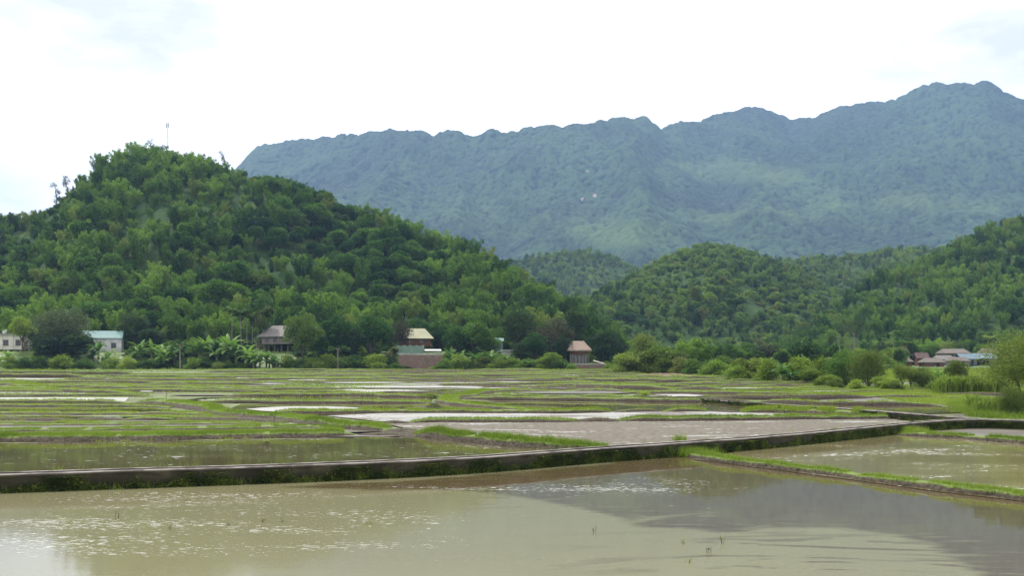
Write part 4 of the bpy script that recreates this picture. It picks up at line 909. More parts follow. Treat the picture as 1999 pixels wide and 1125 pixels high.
def gable_end(parent, w, d, h, z, mat, inset=0):        # triangular wall ends under a gable roof
    bm = bmesh.new()
    for s in (-1, 1):
        x0 = s*(w/2); x1 = s*(w/2-.12); f = [[bm.verts.new((x, -d/2, z)), bm.verts.new((x, d/2, z)), bm.verts.new((x, 0, z+h))] for x in (x0, x1)]
        bm.faces.new(f[0]); bm.faces.new(f[1][::-1])
        for k in range(3): bm.faces.new([f[0][k], f[1][k], f[1][(k+1) % 3], f[0][(k+1) % 3]])
    bmesh.ops.recalc_face_normals(bm, faces=bm.faces[:]); me = bpy.data.meshes.new('gable_wall'); bm.to_mesh(me); bm.free(); return obj('gable_wall', me, M[mat], parent)
def window(parent, x, y, z, w, h, bars=2):             # set into the front (negative y) wall
    fr = boxes('window', [(x-w/2, y-.03, z, .09, .1, h), (x+w/2, y-.03, z, .09, .1, h), (x, y-.03, z-.045, w+.09, .1, .09), (x, y-.03, z+h-.045, w+.09, .1, .09)]+[(x-w/2+w*(k+1)/bars, y-.03, z+.05, .06, .08, h-.1) for k in range(bars-1)], 'frame', parent)
    boxes('pane', [(x, y-.005, z+.03, w-.05, .03, h-.06)], 'pane', fr)
    return fr
def house(name, px, Y, label, cat='house', rz=0, z=None):
    x = (px-HX)/F*Y; return empty(name, (x, Y, float(T(x, Y)) if z is None else z), rz, label, cat)
def m_(px, Y): return px*Y/F                            # photo pixels to metres at a distance

# cream flat-roofed house at the left edge
h = house('house', 18, 268, 'cream single-storey house with a flat roof at the left edge', z=7.0)
h.location.z = EYE+(HY-683)/F*268
boxes('wall', [(0, 2.5, 0, 13.5, 5, 4.1)], 'cream', h); boxes('roof', [(0, 2.3, 4.1, 14.1, 5.9, .22)], 'greyplaster', h)
for x in (-3.4, -.9, 2.4): window(h, x, 0, 1.1, 1.3, 1.5)
d_ = boxes('door', [(4.4, -.03, 0, 1.1, .1, 2.3)], 'frame', h); boxes('handle', [(4.0, -.1, 1.05, .05, .05, .16)], 'white', d_)
boxes('pilaster', [(-1.9, -.06, 0, .3, .14, 4.1), (1, -.06, 0, .3, .14, 4.1), (3.7, -.06, 0, .3, .14, 4.1)], 'cream', h)
def tank(px, lab):
    g = Geo(); g.tube([(0, 0, 0), (0, 0, .02), (0, 0, .15), (0, 0, .9), (0, 0, 1.1), (0, 0, 1.18)], [.02, .52, .6, .6, .4, .02], 14); x = (px-HX)/F*268+.0
    r = empty('water_tank', (x, 268+2, h.location.z+4.34), 0, lab, 'water tank'); me = g.mesh('barrel', 'white', True); obj('barrel', me, None, r)
    g2 = Geo(); g2.tube([(0, 0, 1.16), (0, 0, 1.2), (0, 0, 1.3), (0, 0, 1.32)], [.02, .2, .2, .01], 10); obj('lid', g2.mesh('lid', 'greyplaster', True), None, r)
tank(27, 'white water tank on the cream roof, beside the yellow-green tree'); tank(2, 'white water tank on the cream roof, cut by the left edge')
# white house with the teal roof
h = house('house', 198, 262, 'long white house with a teal metal roof and one dark window', rz=R(14)); h.location.z = EYE+(HY-688)/F*262
boxes('wall', [(0, 2.6, -1.2, 9.8, 5.2, 4.9)], 'grime', h); roof('roof', 'teal', h, 9.8, 5.2, 2.0, 3.72, 1.0, .35, .1, loc=(0, 2.6)); gable_end(h, 9.8, 5.2, 1.75, 3.7, 'grime').location.y = 2.6
window(h, 3.0, 0, 1.15, 1.15, 1.3); window(h, -2.6, 0, 1.15, 1.15, 1.3)
# grey stilt house
def stilt(h, w, d, floor, wallh, wallmat, postmat, rows=5, low='dark_in'):
    boxes('wall', [(0, d/2, floor+.18, w, d, wallh)], wallmat, h); boxes('floor', [(0, d/2-.3, floor, w+.7, d+1.2, .17)], postmat, h)
    for k in range(rows):
        for yy in (-.1, d*.5, d-.1): boxes('post', [(-w/2+.15+(w-.3)*k/(rows-1), yy, -.6, .2, .2, floor+.6)], postmat, h)
    boxes('railing', [(0, -.85, floor+.17+.75, w+.6, .06, .06), (0, -.85, floor+.17+.4, w+.6, .05, .05)]+[(-w/2+w*k/12, -.85, floor+.17, .05, .05, .78) for k in range(13)], postmat, h)
h = house('stilt_house', 537, 262, 'grey timber stilt house with a hipped tiled roof, partly behind a round tree'); h.location.z = EYE+(HY-688)/F*262; h.rotation_euler.z = R(-24)
stilt(h, 8.6, 6.2, 2.1, 2.0, 'greywood', 'wood'); roof('roof', 'fibre', h, 8.6, 6.2, 3.0, 4.15, .62, .95, .14, gablet=.48, loc=(0, 3.1), rough=.03)
for x in (-2.6, 0, 2.5): window(h, x, 0, 2.75, .95, 1.1)
st = boxes('stairs', [(-4.9, -1.0-.28*k, 2.05-.26*k, 1.0, .28, .08) for k in range(8)]+[(-5.38, -2, .0, .08, .12, 2.1), (-4.42, -2, 0, .08, .12, 2.1)], 'wood', h)
# straw-roofed (metal) house above the brick wall
h = house('stilt_house', 812, 262, 'dark brown timber house under a pale straw-coloured metal roof', rz=R(10)); h.location.z = EYE+(HY-684)/F*262
stilt(h, 8.0, 5.4, 1.0, 2.0, 'brownwood', 'brownwood', 4); roof('roof', 'yellow', h, 8.0, 5.4, 2.7, 3.1, .55, .7, .1, loc=(0, 2.7))
for x in (-1.6, 1.4): window(h, x, 0, 1.7, .9, 1.0)
# brick retaining wall, net fence and sheet in front of it
def wall_thing(name, px0, px1, yt, yb, Y, mat, label, cat, th=.35, cap=None, part='masonry', rz=0):
    x0 = (px0-HX)/F*Y; x1 = (px1-HX)/F*Y; zt = EYE+(HY-yt)/F*Y; zb = min(EYE+(HY-yb)/F*Y, float(T((x0+x1)/2, Y))) - .4
    r = empty(name, ((x0+x1)/2, Y, zb), rz, label, cat); n = 16; w = x1-x0; rg = random.Random(px0)
    bm = bmesh.new(); hh = zt-zb
    tops = [hh+rg.uniform(-.06, .06) for _ in range(n+1)]
    F0 = [[bm.verts.new((-w/2+w*i/n, yy, z)) for i in range(n+1) for z in (0, tops[i])] for yy in (0, th)]
    for i in range(n):
        a, b = F0[0][2*i:2*i+4], F0[1][2*i:2*i+4]
        bm.faces.new([a[0], a[2], a[3], a[1]]); bm.faces.new([b[0], b[1], b[3], b[2]]); bm.faces.new([a[1], a[3], b[3], b[1]])
    for i in (0, n): bm.faces.new([F0[0][2*i], F0[0][2*i+1], F0[1][2*i+1], F0[1][2*i]])
    bmesh.ops.recalc_face_normals(bm, faces=bm.faces[:]); me = bpy.data.meshes.new(part); bm.to_mesh(me); bm.free(); obj(part, me, M[mat], r)
    if cap: boxes('coping', [(0, th/2, hh+.065, w+.1, th+.12, cap)], 'greyplaster', r)
    return r
wall_thing('brick_wall', 778, 863, 694, 722, 240, 'brick', 'tall weathered brick retaining wall below the straw-coloured roof', 'wall', cap=.45)
f = empty('net_fence', ((801-HX)/F*243, 243, EYE+(HY-692)/F*243), 0, 'faded green net fence on poles standing above the brick wall', 'fence')
for k in range(8): boxes('post', [(-3.4+k*.97, 0, -.3, .07, .07, 2.6)], 'wood', f)
bm = bmesh.new(); vs = [[bm.verts.new((-3.4+6.8*i/40, -.08+.05*math.sin(i*1.3)+q, z+ (0 if z < 1 else .14*math.sin(i*.7)))) for z in (0, 2.1)] for q in (0, .012) for i in range(41)]
for q in (0, 41):
    for i in range(40): bm.faces.new([vs[q+i][0], vs[q+i+1][0], vs[q+i+1][1], vs[q+i][1]])
me = bpy.data.meshes.new('net'); bm.to_mesh(me); bm.free(); obj('net', me, M['net'], f)
sh = empty('lean_to', ((845-HX)/F*243, 243, EYE+(HY-694)/F*243), R(6), 'low lean-to with a bright white sheet roof behind the brick wall', 'shed')
o = boxes('roof', [(0, 0, 1.25, 4.0, 2.2, .06)], 'white', sh); o.rotation_euler.x = R(9)
for x in (-1.8, 1.8):
    for y in (-.8, .8): boxes('post', [(x, y, -.3, .1, .1, 1.5)], 'wood', sh)
# small pale building peeking through the trees
h = house('shed', 972, 258, 'small pale teal building half hidden between the trees'); h.location.z = EYE+(HY-688)/F*258
boxes('wall', [(0, 1.5, 0, 2.6, 3, 2.9)], 'net', h); roof('roof', 'teal', h, 2.6, 3.0, .8, 2.9, 1.0, .25, .08, loc=(0, 1.5)); window(h, .2, 0, 1.1, .8, .9)
h = house('shed', 990, 252, 'low shed with a thin white roof edge right of the teal building'); h.location.z = EYE+(HY-694)/F*252
boxes('wall', [(0, 1.2, 0, 3.0, 2.4, 1.2)], 'greyplaster', h); boxes('roof', [(0, 1.1, 1.2, 3.5, 3, .1)], 'white', h)
# thatched house over a brick wall
h = house('stilt_house', 1131, 246, 'raised wooden hut with a thick pale thatched roof over a brick wall', rz=R(7)); h.location.z = EYE+(HY-711)/F*246
boxes('floor', [(0, 2.2, 2.35, 5.0, 4.6, .15)], 'brownwood', h); boxes('wall', [(0, 2.2, 2.5, 4.5, 4.0, 1.1)], 'brownwood', h)
roof('roof', 'thatch', h, 4.5, 4.2, 2.25, 3.55, .5, .75, .34, loc=(0, 2.2), rough=.1); window(h, .3, .2, 2.75, .9, .6)
boxes('slat_panel', [(-2.1+.36*k, .15, 0, .16 if k % 3 else .24, .06, 2.3) for k in range(12)], 'greywood', h); boxes('back_wall', [(0, 3.9, 0, 4.4, .1, 2.3)], 'dark_in', h)
for x in (-2.3, 2.3):
    for y in (0, 4.2): boxes('post', [(x, y, -.4, .2, .2, 2.75)], 'wood', h)
wall_thing('brick_wall', 1119, 1187, 713, 727, 240, 'brick', 'low brick wall in front of the thatched hut', 'wall', cap=.3)
o = boxes('stone_slab', [(0, 0, 0, 3.6, 1.6, .14)], 'stone', None, label='pale tilted slab roof sloping down beside the thatched hut', cat='slab'); q = at(1172, 709, 242); o.location = q; o.rotation_euler = (R(8), R(17), 0)

# village at the right
def hut(px, ytop, ybot, wpx, Y, roofmat, wallmat, label, ridge=.6, rz=0, thick=.2, open_=False):
    z0 = EYE+(HY-ybot)/F*Y; H = (ybot-ytop)*Y/F; w = wpx*Y/F*.86; rh = H*.46; wh = H-rh; d = w*.7
    x = (px-HX)/F*Y; r = empty('hut', (x, Y, z0), rz, label, 'hut')
    if open_:
        for k in range(5): boxes('post', [(-w/2+w*k/4, 0, -.6, .14, .14, wh+.6)], 'wood', r)
        boxes('back_wall', [(0, d, -.6, w, .12, wh+.6)], 'dark_in', r)
    else: boxes('wall', [(0, d/2, -.8, w, d, wh+.8)], wallmat, r)
    roof('roof', roofmat, r, w, d, rh, wh, ridge, .45, thick, loc=(0, d/2), rough=.05 if roofmat in ('thatch', 'greythatch') else 0)
    if not open_:
        window(r, -w*.22, 0, wh*.35, w*.14, wh*.4); boxes('door', [(w*.18, -.02, -.4, w*.15, .08, wh*.8+.4)], 'dark_in', r)
    return r
hut(1766, 697, 717, 33, 275, 'greythatch', 'brownwood', 'grey thatched hut nearest the left end of the far village')
hut(1824, 699, 717, 44, 272, 'greythatch', 'brownwood', 'low wide hut with a brown thatched roof in the middle of the village')
hut(1801, 689, 712, 24, 285, 'redroof', 'brownwood', 'reddish-brown gabled house between the two thatched huts', 1.0)
hut(1868, 681, 700, 56, 300, 'greythatch', 'wood', 'long dark thatched house along the top of the village', .8)
hut(1893, 691, 713, 40, 282, 'blue', 'pane', 'house with a blue-grey metal roof at the right of the village', 1.0, R(16), .08)
hut(1874, 697, 714, 40, 278, 'greythatch', 'greywood', 'hut with a weathered thatched roof just left of the blue-grey roof', .7)
hut(1846, 694, 712, 36, 290, 'fibre', 'wood', 'small grey-roofed hut behind the low wide thatched one', .8)
hut(1925, 690, 712, 44, 290, 'blue', 'wood', 'long open shelter with a thin flat metal roof beside the right tree', 1.0, 0, .08, True)
hut(1934, 680, 700, 34, 305, 'greythatch', 'wood', 'thatched house among the palms behind the open shelter', .7)
hut(1786, 680, 690, 16, 320, 'blue', 'grime', 'tiny pale blue roofed hut standing highest behind the village', 1.0, 0, .08)
g = Geo(); g.tube([(0, 0, 0), (0, 0, .05), (0, 0, .5), (0, 0, .75), (0, 0, .8)], [.05, 1.3, 1.0, .4, .02], 12); x = at(1743, 709, 270)
o = obj('tarpaulin_cover', g.mesh('tarpaulin_cover', 'white', True), None, label='small bright white cover at the left end of the far village', cat='cover'); o.location = x

# ------------------------------------------------------------------ placed trees and plants
P_ = put
P_('grey', 'broadleaf_tree', 123, 603, 256, 104, 'big round grey-green tree between the cream house and the teal-roofed house')
P_('dark', 'broadleaf_tree', 150, 650, 252, 74, 'low dark tree in front of the left end of the teal-roofed house')
P_('dark', 'broadleaf_tree', 95, 655, 250, 70, 'dark bushy tree under the big grey-green tree')
P_('bright', 'broadleaf_tree', 44, 618, 262, 46, 'small yellow-green tree in front of the cream house', var=0)
P_('dark', 'broadleaf_tree', 262, 610, 268, 60, 'dark tree directly right of the teal-roofed house'); P_('dark', 'broadleaf_tree', 300, 640, 262, 50, 'smaller dark tree behind the left end of the banana grove')
P_('mango', 'broadleaf_tree', 591, 612, 246, 72, 'rounded tree hiding the right end of the grey stilt house, trunk showing', var=0)
P_('mango', 'broadleaf_tree', 655, 618, 252, 68, 'round dark green tree in the middle of the clipped row', var=1); P_('mango', 'broadleaf_tree', 722, 617, 252, 84, 'widest round tree, left of the purple-leaved tree', var=2)
P_('dark', 'broadleaf_tree', 688, 640, 248, 50, 'dark low crown filling between the two widest round trees'); P_('mango', 'broadleaf_tree', 630, 660, 247, 40, 'small dark green crown beneath the round trees', var=1)
P_('purple', 'broadleaf_tree', 776, 628, 258, 48, 'dull purplish tree at the left end of the straw-coloured roof')
for px, yt, w, l in ((812, 622, 56, 'dark tree behind the ridge of the straw-coloured roof'), (858, 626, 62, 'dark tree at the right end of the straw-coloured roof'), (890, 640, 50, 'mid green tree two crowns right of the straw-coloured roof'),
                     (925, 630, 66, 'broad dark tree left of the small teal building'), (955, 655, 40, 'low tree touching the left side of the small teal building')):
    P_('mango', 'broadleaf_tree', px, yt, 270 if yt < 628 else 256, w, l, var=prs.randrange(3))
P_('dark', 'broadleaf_tree', 1012, 598, 262, 66, 'tall dark tree right of the small teal building'); P_('purple', 'broadleaf_tree', 1075, 622, 256, 78, 'grey-brown tinged tree left of the thatched hut')
P_('dark', 'broadleaf_tree', 1098, 655, 248, 42, 'dark tree overlapping the left edge of the thatched roof'); P_('dark', 'broadleaf_tree', 1120, 600, 268, 60, 'tall dark tree rising above the thatched hut')
P_('dark', 'broadleaf_tree', 1180, 645, 250, 64, 'big dark round tree right of the thatched hut'); P_('dark', 'broadleaf_tree', 1208, 668, 256, 42, 'lower dark tree at the right end of the hamlet')
P_('mango', 'broadleaf_tree', 1045, 650, 250, 46, 'mid green tree between the teal building and the thatched hut', var=2); P_('dark', 'broadleaf_tree', 1015, 668, 248, 40, 'dark low tree right of the white-edged shed')
P_('bright', 'broadleaf_tree', 1072, 688, 241, 40, 'small fresh green tree left of the brick wall of the hut', var=0)
P_('coconut', 'coconut_palm', 517, 580, 264, 60, 'tall coconut palm with drooping fronds over the grey stilt house', 'palm')
for i, (px, yt) in enumerate(((453, 592), (471, 600), (482, 594), (492, 602), (505, 606))):
    P_('areca', 'areca_palm', px, yt, 263+i*.7, 92, 'slender areca palm, %s from left in the row left of the coconut palm' % ['first', 'second', 'third', 'fourth', 'fifth'][i], 'palm', 'areca palms beside the stilt house')
P_('areca', 'areca_palm', 698, 640, 255, 70, 'slender areca palm rising behind the round trees', 'palm', 'areca palms beside the stilt house')
ban = [(192, 655, 250, 44), (212, 672, 247, 34), (272, 660, 250, 40), (296, 656, 250, 44), (318, 662, 247, 40), (340, 668, 249, 36), (356, 658, 249, 48), (378, 656, 252, 44), (404, 652, 252, 46), (424, 650, 252, 50), (446, 646, 250, 56), (462, 655, 248, 44),
       (484, 662, 245, 46), (495, 676, 242, 44), (520, 678, 243, 40), (533, 684, 242, 34), (900, 680, 246, 44), (880, 676, 248, 36), (930, 682, 245, 38), (960, 676, 246, 44), (985, 684, 244, 36), (1030, 700, 242, 26), (1100, 706, 241, 26), (1208, 690, 246, 34), (66, 690, 248, 30), (16, 684, 250, 34)]
nm_ = ['left-hand', 'second', 'third', 'fourth', 'fifth', 'sixth', 'seventh', 'eighth', 'ninth', 'tenth', 'eleventh', 'twelfth', 'thirteenth']
for i, (px, yt, Y, w) in enumerate(ban):
    if i < 2: lab = ['tall banana plant against the teal-roofed house', 'short banana plant below the teal-roofed house window'][i]
    elif i < 16: lab = 'light green banana plant, %s in the grove from the left' % (nm_+['fourteenth'])[i-2]
    else: lab = ['pale banana plant right of the brick wall, middle of three', 'pale banana plant touching the right end of the brick wall', 'pale banana plant right of the brick wall, farthest of three', 'banana plant below the small teal building',
                 'banana plant below the white-edged shed', 'small banana plant right of the white-edged shed', 'small banana plant left of the hut brick wall', 'banana plant at the right end of the hamlet', 'banana plant left of the big grey-green tree base', 'banana plant in front of the cream house'][i-16]
    P_('banana', 'banana_plant', px, yt-4, Y, w*1.1, lab, 'banana plant', 'banana plants of the hamlet')
P_('coconut', 'young_palm', 766, 668, 242, 36, 'young palm with hanging fronds left of the brick wall', 'palm')
P_('papaya', 'papaya_tree', 660, 675, 240, 60, 'thin bare-stemmed papaya tree in front of the round trees', 'papaya'); P_('papaya', 'papaya_tree', 352, 664, 241, 56, 'thin papaya tree standing in front of the banana grove', 'papaya')
# hedge shrubs along the foot of the hamlet
hed = [(20, 695, 40), (50, 692, 36), (85, 690, 44), (120, 692, 44), (165, 696, 40), (225, 694, 44), (250, 696, 30), (290, 700, 36), (380, 694, 36), (560, 692, 36), (585, 696, 40), (612, 694, 44), (640, 690, 44), (672, 692, 40), (700, 688, 50), (735, 690, 50), (762, 694, 36),
       (872, 696, 36), (895, 690, 44), (918, 700, 34), (940, 692, 40), (975, 698, 36), (1000, 694, 40), (1030, 696, 36), (1055, 700, 30), (1092, 698, 36), (1110, 706, 20)]
for i, (px, yt, w) in enumerate(hed):
    near = ['below the cream house', 'under the grey-green tree', 'under the teal-roofed house', 'at the foot of the banana grove', 'below the stilt house', 'under the round trees', 'right of the tall brick wall', 'left of the thatched hut']
    k = 0 if px < 60 else 1 if px < 170 else 2 if px < 260 else 3 if px < 500 else 4 if px < 600 else 5 if px < 775 else 6 if px < 960 else 7
    P_('shrub', 'shrub', px, yt, 242+(i % 3), w*1.15, 'leafy green shrub on the low bank %s' % near[k], 'shrub', 'shrubs along the foot of the hamlet', var=2 if i % 3 else 0)
# right-hand bushes and trees, base rows from the photo
def pb(kind, name, px, yt, yb, w, lab, cat='tree', group=None, var=None): return P_(kind, name, px, yt, yrow(yb), w, lab, cat, group, var)
pb('bright', 'broadleaf_tree', 1258, 652, 724, 50, 'olive tree just right of the hamlet, behind yellow-green shrubs', var=1)
pb('bamboo', 'bamboo_clump', 1362, 645, 725, 88, 'big isolated bamboo clump in the valley mouth', 'bamboo', var=0); pb('bamboo', 'bamboo_clump', 1345, 660, 726, 60, 'left shoulder of the isolated bamboo clump', 'bamboo', var=2)
pb('bamboo', 'bamboo_clump', 1408, 670, 724, 50, 'lower bamboo clump right of the big isolated one', 'bamboo', var=3)
pb('bamboo', 'bamboo_clump', 1560, 658, 722, 76, 'pale yellow-green bamboo, left of two by the bare culms', 'bamboo', var=1); pb('bamboo', 'bamboo_clump', 1605, 660, 722, 80, 'pale bamboo touching the bare tall culms', 'bamboo', var=0)
pb('mango', 'broadleaf_tree', 1432, 676, 722, 44, 'dark round tree behind the red earth strip, right end', var=1); pb('purple', 'broadleaf_tree', 1505, 672, 721, 60, 'brownish flat tree left of the pale bamboo')
pb('mango', 'broadleaf_tree', 1468, 668, 720, 50, 'dark tree between the isolated bamboo and the brownish tree', var=0)
rsb = [(1222, 692, 728, 46, 1), (1250, 684, 728, 56, 1), (1285, 680, 728, 58, 0), (1312, 684, 729, 50, 1), (1330, 700, 730, 40, 2), (1352, 704, 731, 40, 2), (1290, 704, 729, 50, 1), (1400, 706, 736, 44, 2), (1412, 696, 734, 50, 2), (1455, 700, 741, 50, 1), (1480, 698, 742, 56, 1), (1440, 716, 742, 34, 2),
       (1500, 706, 745, 40, 0), (1560, 702, 746, 50, 0), (1590, 712, 747, 46, 1), (1610, 704, 748, 50, 0), (1575, 722, 749, 40, 3)]
lb = ['at the left end by the hamlet', 'behind the red earth strip', 'under the isolated bamboo', 'between the red earth strip and the wild banana', 'between the wild banana and the round bush pair']
for i, (px, yt, yb, w, v) in enumerate(rsb):
    k = 0 if px < 1235 else 1 if px < 1345 else 2 if px < 1420 else 3 if px < 1520 else 4
    pb('shrub', 'shrub', px, yt-9, yb+1, w*1.3, '%s shrub %s' % (['yellow-green', 'olive green', 'dark bluish green', 'light green'][v], lb[k]), 'shrub', 'shrubs along the far edge of the fields', v)
pb('banana', 'wild_banana', 1530, 698, 748, 50, 'spiky wild banana clump rising from the shrubs', 'banana plant', var=0); pb('banana', 'wild_banana', 1546, 710, 749, 36, 'lower right half of the spiky wild banana clump', 'banana plant', var=1)
pb('bush', 'bush', 1650, 684, 754, 66, 'dark green bush, left of the round pair before the village', 'bush', var=0); pb('bush', 'bush', 1694, 682, 757, 62, 'light yellow-green bush, right of the round pair before the village', 'bush', var=1)
pb('bush', 'bush', 1672, 680, 752, 46, 'bright crown between the two round bushes', 'bush', var=2)
pb('banana', 'banana_plant', 1718, 695, 750, 40, 'banana plant right beside the round bush pair', 'banana plant')
pb('bright', 'small_tree', 1762, 712, 760, 34, 'thin small tree left of the dark bush under the huts', var=1); pb('bright', 'small_tree', 1778, 716, 760, 30, 'second thin small tree next to the dark bush', var=1)
pb('bush', 'bush', 1802, 718, 760, 46, 'dark low bush below the thatched huts', 'bush', var=0); pb('banana', 'banana_plant', 1832, 706, 758, 40, 'spiky young banana standing alone before the tall grass', 'banana plant', var=2)
pb('bright', 'broadleaf_tree', 1868, 704, 762, 42, 'slim leafy tree rising from the tall grass', var=1); pb('shrub', 'shrub', 1864, 734, 764, 30, 'small shrub under the slim leafy tree', 'shrub', var=0)
for i, px in enumerate((1840, 1852, 1866, 1880, 1893, 1906, 1919, 1932, 1945, 1956)):
    pb('reed', 'tall_grass_clump', px, 734-(i % 3)*2, 769, 30, 'tall green grass clump in the row behind the bare brown bank', 'grass clump', 'tall grass clumps at the right')
for i, (px, yt, yb, w) in enumerate(((1905, 768, 800, 34), (1925, 774, 804, 30), (1950, 772, 806, 34), (1967, 778, 810, 30), (1990, 776, 812, 30), (1915, 780, 808, 26))):
    pb('reed', 'tall_grass_clump', px, yt, yb, w, 'bright grass clump at the foot of the big right-hand tree', 'grass clump', 'bright grass clumps at the right edge')
pb('willow', 'willow_tree', 1996, 648, 808, 158, 'large airy olive-green tree standing at the right edge'); pb('bush', 'bush', 1974, 752, 813, 50, 'dark undergrowth bush at the base of the right-edge tree', 'bush', var=1)
for i, (px, yt, yb, w, v) in enumerate(((1612, 726, 757, 34, 3), (1632, 734, 760, 26, 1), (1716, 728, 760, 34, 3), (1734, 736, 762, 30, 0), (1752, 738, 764, 26, 1), (1820, 742, 766, 26, 3), (1672, 740, 762, 26, 0), (1600, 738, 756, 22, 0))):
    pb('shrub', 'shrub', px, yt, yb, w*1.3, 'low %s shrub %s' % (['green', 'olive', 'dark', 'yellow-green'][v], 'at the foot of the round bush pair' if px < 1725 else 'between the round bush pair and the tall grass'), 'shrub', 'low shrubs near the round bush pair', v)
for i, (px, yt, yb, w) in enumerate(((772, 706, 724, 18), (792, 714, 724, 16), (866, 700, 724, 22), (850, 713, 724, 18), (1116, 708, 728, 18), (1192, 706, 728, 22))):
    P_('shrub', 'shrub', px, yt, 238.5, w*1.4, 'small shrub growing against the %s' % ('tall brick wall' if px < 900 else 'low brick wall of the thatched hut'), 'shrub', 'small shrubs against the brick walls', 2)
# trees around the far village
vt = [(1730, 668, 716, 50, 'dark'), (1750, 676, 716, 40, 'mango'), (1765, 660, 714, 44, 'mango'), (1790, 672, 714, 30, 'mango'), (1812, 668, 715, 44, 'mango'), (1842, 668, 714, 44, 'bright'), (1868, 664, 714, 44, 'mango'), (1900, 668, 714, 34, 'mango'), (1915, 672, 715, 30, 'mango'), (1955, 664, 715, 50, 'mango'), (1985, 668, 715, 44, 'dark')]
for i, (px, yt, yb, w, k) in enumerate(vt):
    P_(k, 'broadleaf_tree', px, yt, 318+i % 4, w, ['dark tree at the left end of the village', 'tree above the white cover at the village', 'tree left of the tiny blue-roofed hut', 'narrow tree right of the tiny blue-roofed hut', 'tree above the red-brown gabled house', 'yellowish tree left of the long thatched house', 'tree above the long thatched house',
      'tree behind the blue-grey roof', 'small tree above the open shelter', 'tree right of the open shelter', 'dark tree behind the big right-hand tree'][i])
for i, (px, yt) in enumerate(((1745, 640), (1770, 662), (1928, 650), (1938, 655), (1945, 648))): P_('areca', 'areca_palm', px, yt, 312, 80, 'slender areca palm %s' % ['left of the village', 'above the left huts', 'leftmost of three by the open shelter', 'middle one of three by the open shelter', 'rightmost of three by the open shelter'][i], 'palm', 'areca palms in the village')
P_('coconut', 'coconut_palm', 1766, 668, 308, 40, 'small coconut palm behind the first thatched hut', 'palm')
# tall bare bamboo culms
r = empty('bare_bamboo', ((1652-HX)/F*233, 233, float(T((1652-HX)/F*233, 233))), 0, 'group of tall bare tan bamboo culms with thin grey tops', 'bamboo'); g = Geo(); rg = np.random.default_rng(3)
for k in range(10):
    a = rg.uniform(-1.6, 1.9); H = rg.uniform(8, 12); g.tube([(a, rg.uniform(-.6, .6), -.3), (a*1.1-.1, 0, H*.5), (a*1.3-.35, 0, H)], [.10, .08, .03], 5)
obj('culms', g.mesh('culms', 'palebark'), None, r); g = Geo(); n = 1500; Pn = rg.normal(0, 1, (n, 3))*np.array([2.6, 1.8, 1.6])+np.array([.9, 0, 10.2]); g.leaves(Pn, rg.normal(0, 1, (n, 3)), .28, .1, rg); obj('crown', g.mesh('crown', 'greyleaf'), None, r)
# red earth strip
P0 = [gp(1232, 735), gp(1290, 736), (gp(1362, 737))]; bank([(1225, 736), (1290, 737), (1340, 737.5), (1368, 738)], .7, 5, 0, 0, .1, 300, 'bank'); bpy.data.objects[-1] if False else None
rb = [o for o in bpy.data.objects if o.name.startswith('field_bank')][-1]; rb.data.materials.clear(); rb.data.materials.append(M['red_soil'])
# radio mast on the left summit
mx_ = (327-HX)/F*468; zb = float(hill_top(np.array([mx_]), np.array([468.]))[0]); r = empty('radio_mast', (mx_, 468, zb), 0, 'thin pale radio mast on the summit of the left hill', 'mast'); g = Geo(); top = EYE+(HY-240)/F*468-zb
for a in range(3): g.tube([(math.cos(a*2.09)*.45, math.sin(a*2.09)*.45, 0), (math.cos(a*2.09)*.3, math.sin(a*2.09)*.3, top)], .05, 4)
for k in range(20): 
    for a in range(3): g.tube([(math.cos(a*2.09)*.4, math.sin(a*2.09)*.4, top*k/20), (math.cos((a+1)*2.09)*.38, math.sin((a+1)*2.09)*.38, top*(k+1)/20)], .025, 3)
obj('lattice', g.mesh('lattice', 'greywood'), None, r); g = Geo(); g.tube([(.5, 0, top-2.2), (.5, 0, top)], .14, 6); g.tube([(-.5, 0, top-2.2), (-.5, 0, top)], .14, 6); obj('antenna', g.mesh('antenna', 'greyplaster'), None, r)
# sparse leaning trees on the skyline
def snag(px, ytop, Y, lab, lean):
    x = (px-HX)/F*Y; z = float(hill_top(np.array([x]), np.array([float(Y)]))[0]); H = EYE+(HY-ytop)/F*Y-z; r = empty('skyline_tree', (x, Y, z), 0, lab, 'tree'); g = Geo(); lv = Geo(); rg = np.random.default_rng(px)
    tip = (lean*H, 0, H); g.tube([(0, 0, -.3), (lean*H*.3, 0, H*.5), tip], [.26, .2, .1], 5)
    for k in range(12):
        f_ = rg.uniform(.35, 1); b = np.array([lean*H*f_*f_, 0, H*f_]); e = b+np.array([rg.uniform(-1.8, 1.8), rg.uniform(-1, 1), rg.uniform(.1, .9)]); g.tube([b, e], [.09, .03], 3); n = 60; lv.leaves(e+rg.normal(0, .5, (n, 3)), rg.normal(0, 1, (n, 3)), .45, .24, rg)
    obj('crown', lv.mesh('crown', 'dark'), None, r); obj('trunk', g.mesh('trunk', 'bark'), None, r)
snag(296, 276, 470, 'wispy tree on top of the left hill beside the mast', -.06); snag(305, 282, 471, 'small flat-topped tree on the summit just left of the mast', .25); snag(448, 298, 462, 'leaning dark tree on the skyline where the mountain begins', -.22); snag(135, 342, 472, 'leaning bare-topped tree on the left shoulder skyline', -.25); snag(112, 362, 470, 'wispy tree lowest on the left skyline', -.1)
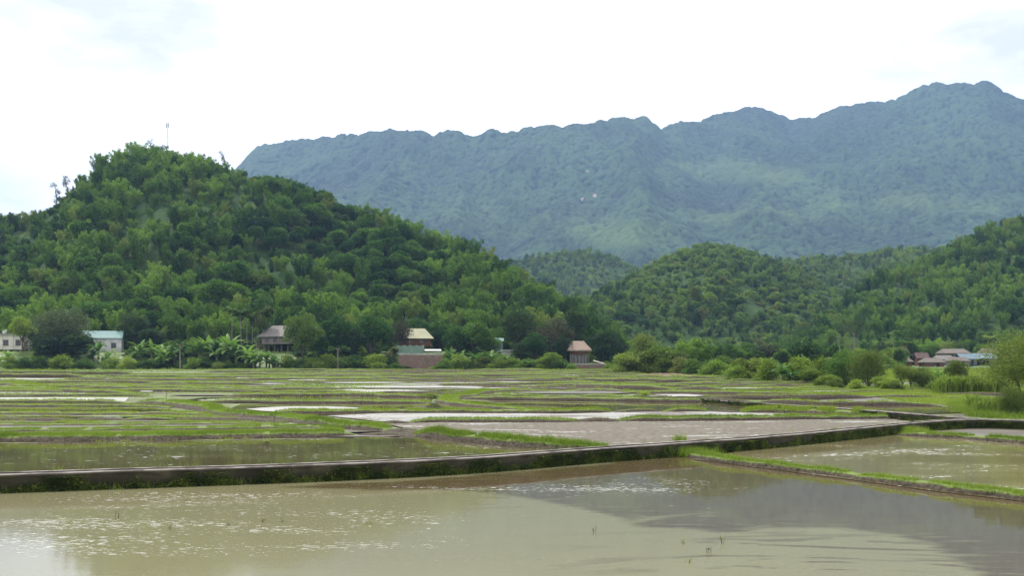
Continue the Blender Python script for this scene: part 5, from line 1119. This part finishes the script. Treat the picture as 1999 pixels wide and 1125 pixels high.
# dead saplings in the fields
def sapling(px, yt, yb, lab, seed):
    b = gp(px, yb); H = (yb-yt)*b.y/F; g = Geo(); rg = np.random.default_rng(seed); g.tube([(0, 0, -.05), (H*.08, 0, H*.5), (H*.2, 0, H)], [.028, .02, .008], 5)
    for k in range(4): f_ = rg.uniform(.25, .8); g.tube([(H*.16*f_, 0, H*f_), (H*.16*f_+rg.uniform(-.3, .3), rg.uniform(-.1, .1), H*min(1, f_+.3))], [.012, .004], 3)
    o = obj('dead_sapling', g.mesh('dead_sapling', 'drytwig'), None, label=lab, cat='sapling'); o.location = b
sapling(322, 764, 788, 'bare dead sapling leaning in the left fields below the stilt house', 1); sapling(444, 792, 812, 'forked bare twig, left of two on the grassy bank', 2); sapling(456, 794, 812, 'bare twig, right of two on the grassy bank', 3); sapling(397, 776, 796, 'thin upright stick beside the pale water strip', 4); sapling(534, 800, 828, 'dry weedy stalk on the grassy bank', 5)
# sprigs standing in the front water
for i, (px, py, hpx) in enumerate(((230, 1012, 16), (442, 1028, 8), (516, 1020, 6), (551, 1020, 6), (613, 1034, 7), (1160, 1040, 14), (1333, 1062, 10), (1386, 1080, 12), (1410, 1062, 18), (1342, 1100, 10), (720, 1025, 8), (336, 1034, 8))):
    Y = (EYE-.03)*F/(py-HY); g = Geo(); rg = np.random.default_rng(i)
    for k in range(3): a = rg.uniform(-.05, .05); hh = hpx*Y/F*rg.uniform(.6, 1); g.tube([(a, 0, -.03), (a*1.5, 0, hh*.6), (a*2+rg.uniform(-.05, .05), 0, hh)], [.006, .005, .002], 4)
    n = 5; g.leaves(np.stack([rg.uniform(-.04, .04, n), np.zeros(n), rg.uniform(.02, hpx*Y/F, n)], 1), rg.normal(0, 1, (n, 3)), .05, .02, rg)
    o = obj('water_weed', g.mesh('water_weed', 'weed'), None, label='tiny dark weed sprig poking out of the front water', cat='weed', group='weed sprigs in the front paddy'); o.location = ((px-HX)/F*Y, Y, .03)

# ------------------------------------------------------------------ haze
m, t, o = newmat('air_haze'); v = N(t, 'ShaderNodeVolumePrincipled'); v.inputs['Color'].default_value = (.38, .59, .98, 1); v.inputs['Density'].default_value = 1.3e-4; v.inputs['Anisotropy'].default_value = .1; L(t, v.outputs[0], o.inputs['Volume'])
me = bpy.data.meshes.new('haze'); bm = bmesh.new(); bmesh.ops.create_cube(bm, size=1, matrix=Matrix.Translation((0, 2900, 546)) @ Matrix.Diagonal((11600, 6200, 1108, 1))); bm.to_mesh(me); bm.free()
obj('haze', me, m, kind='stuff')
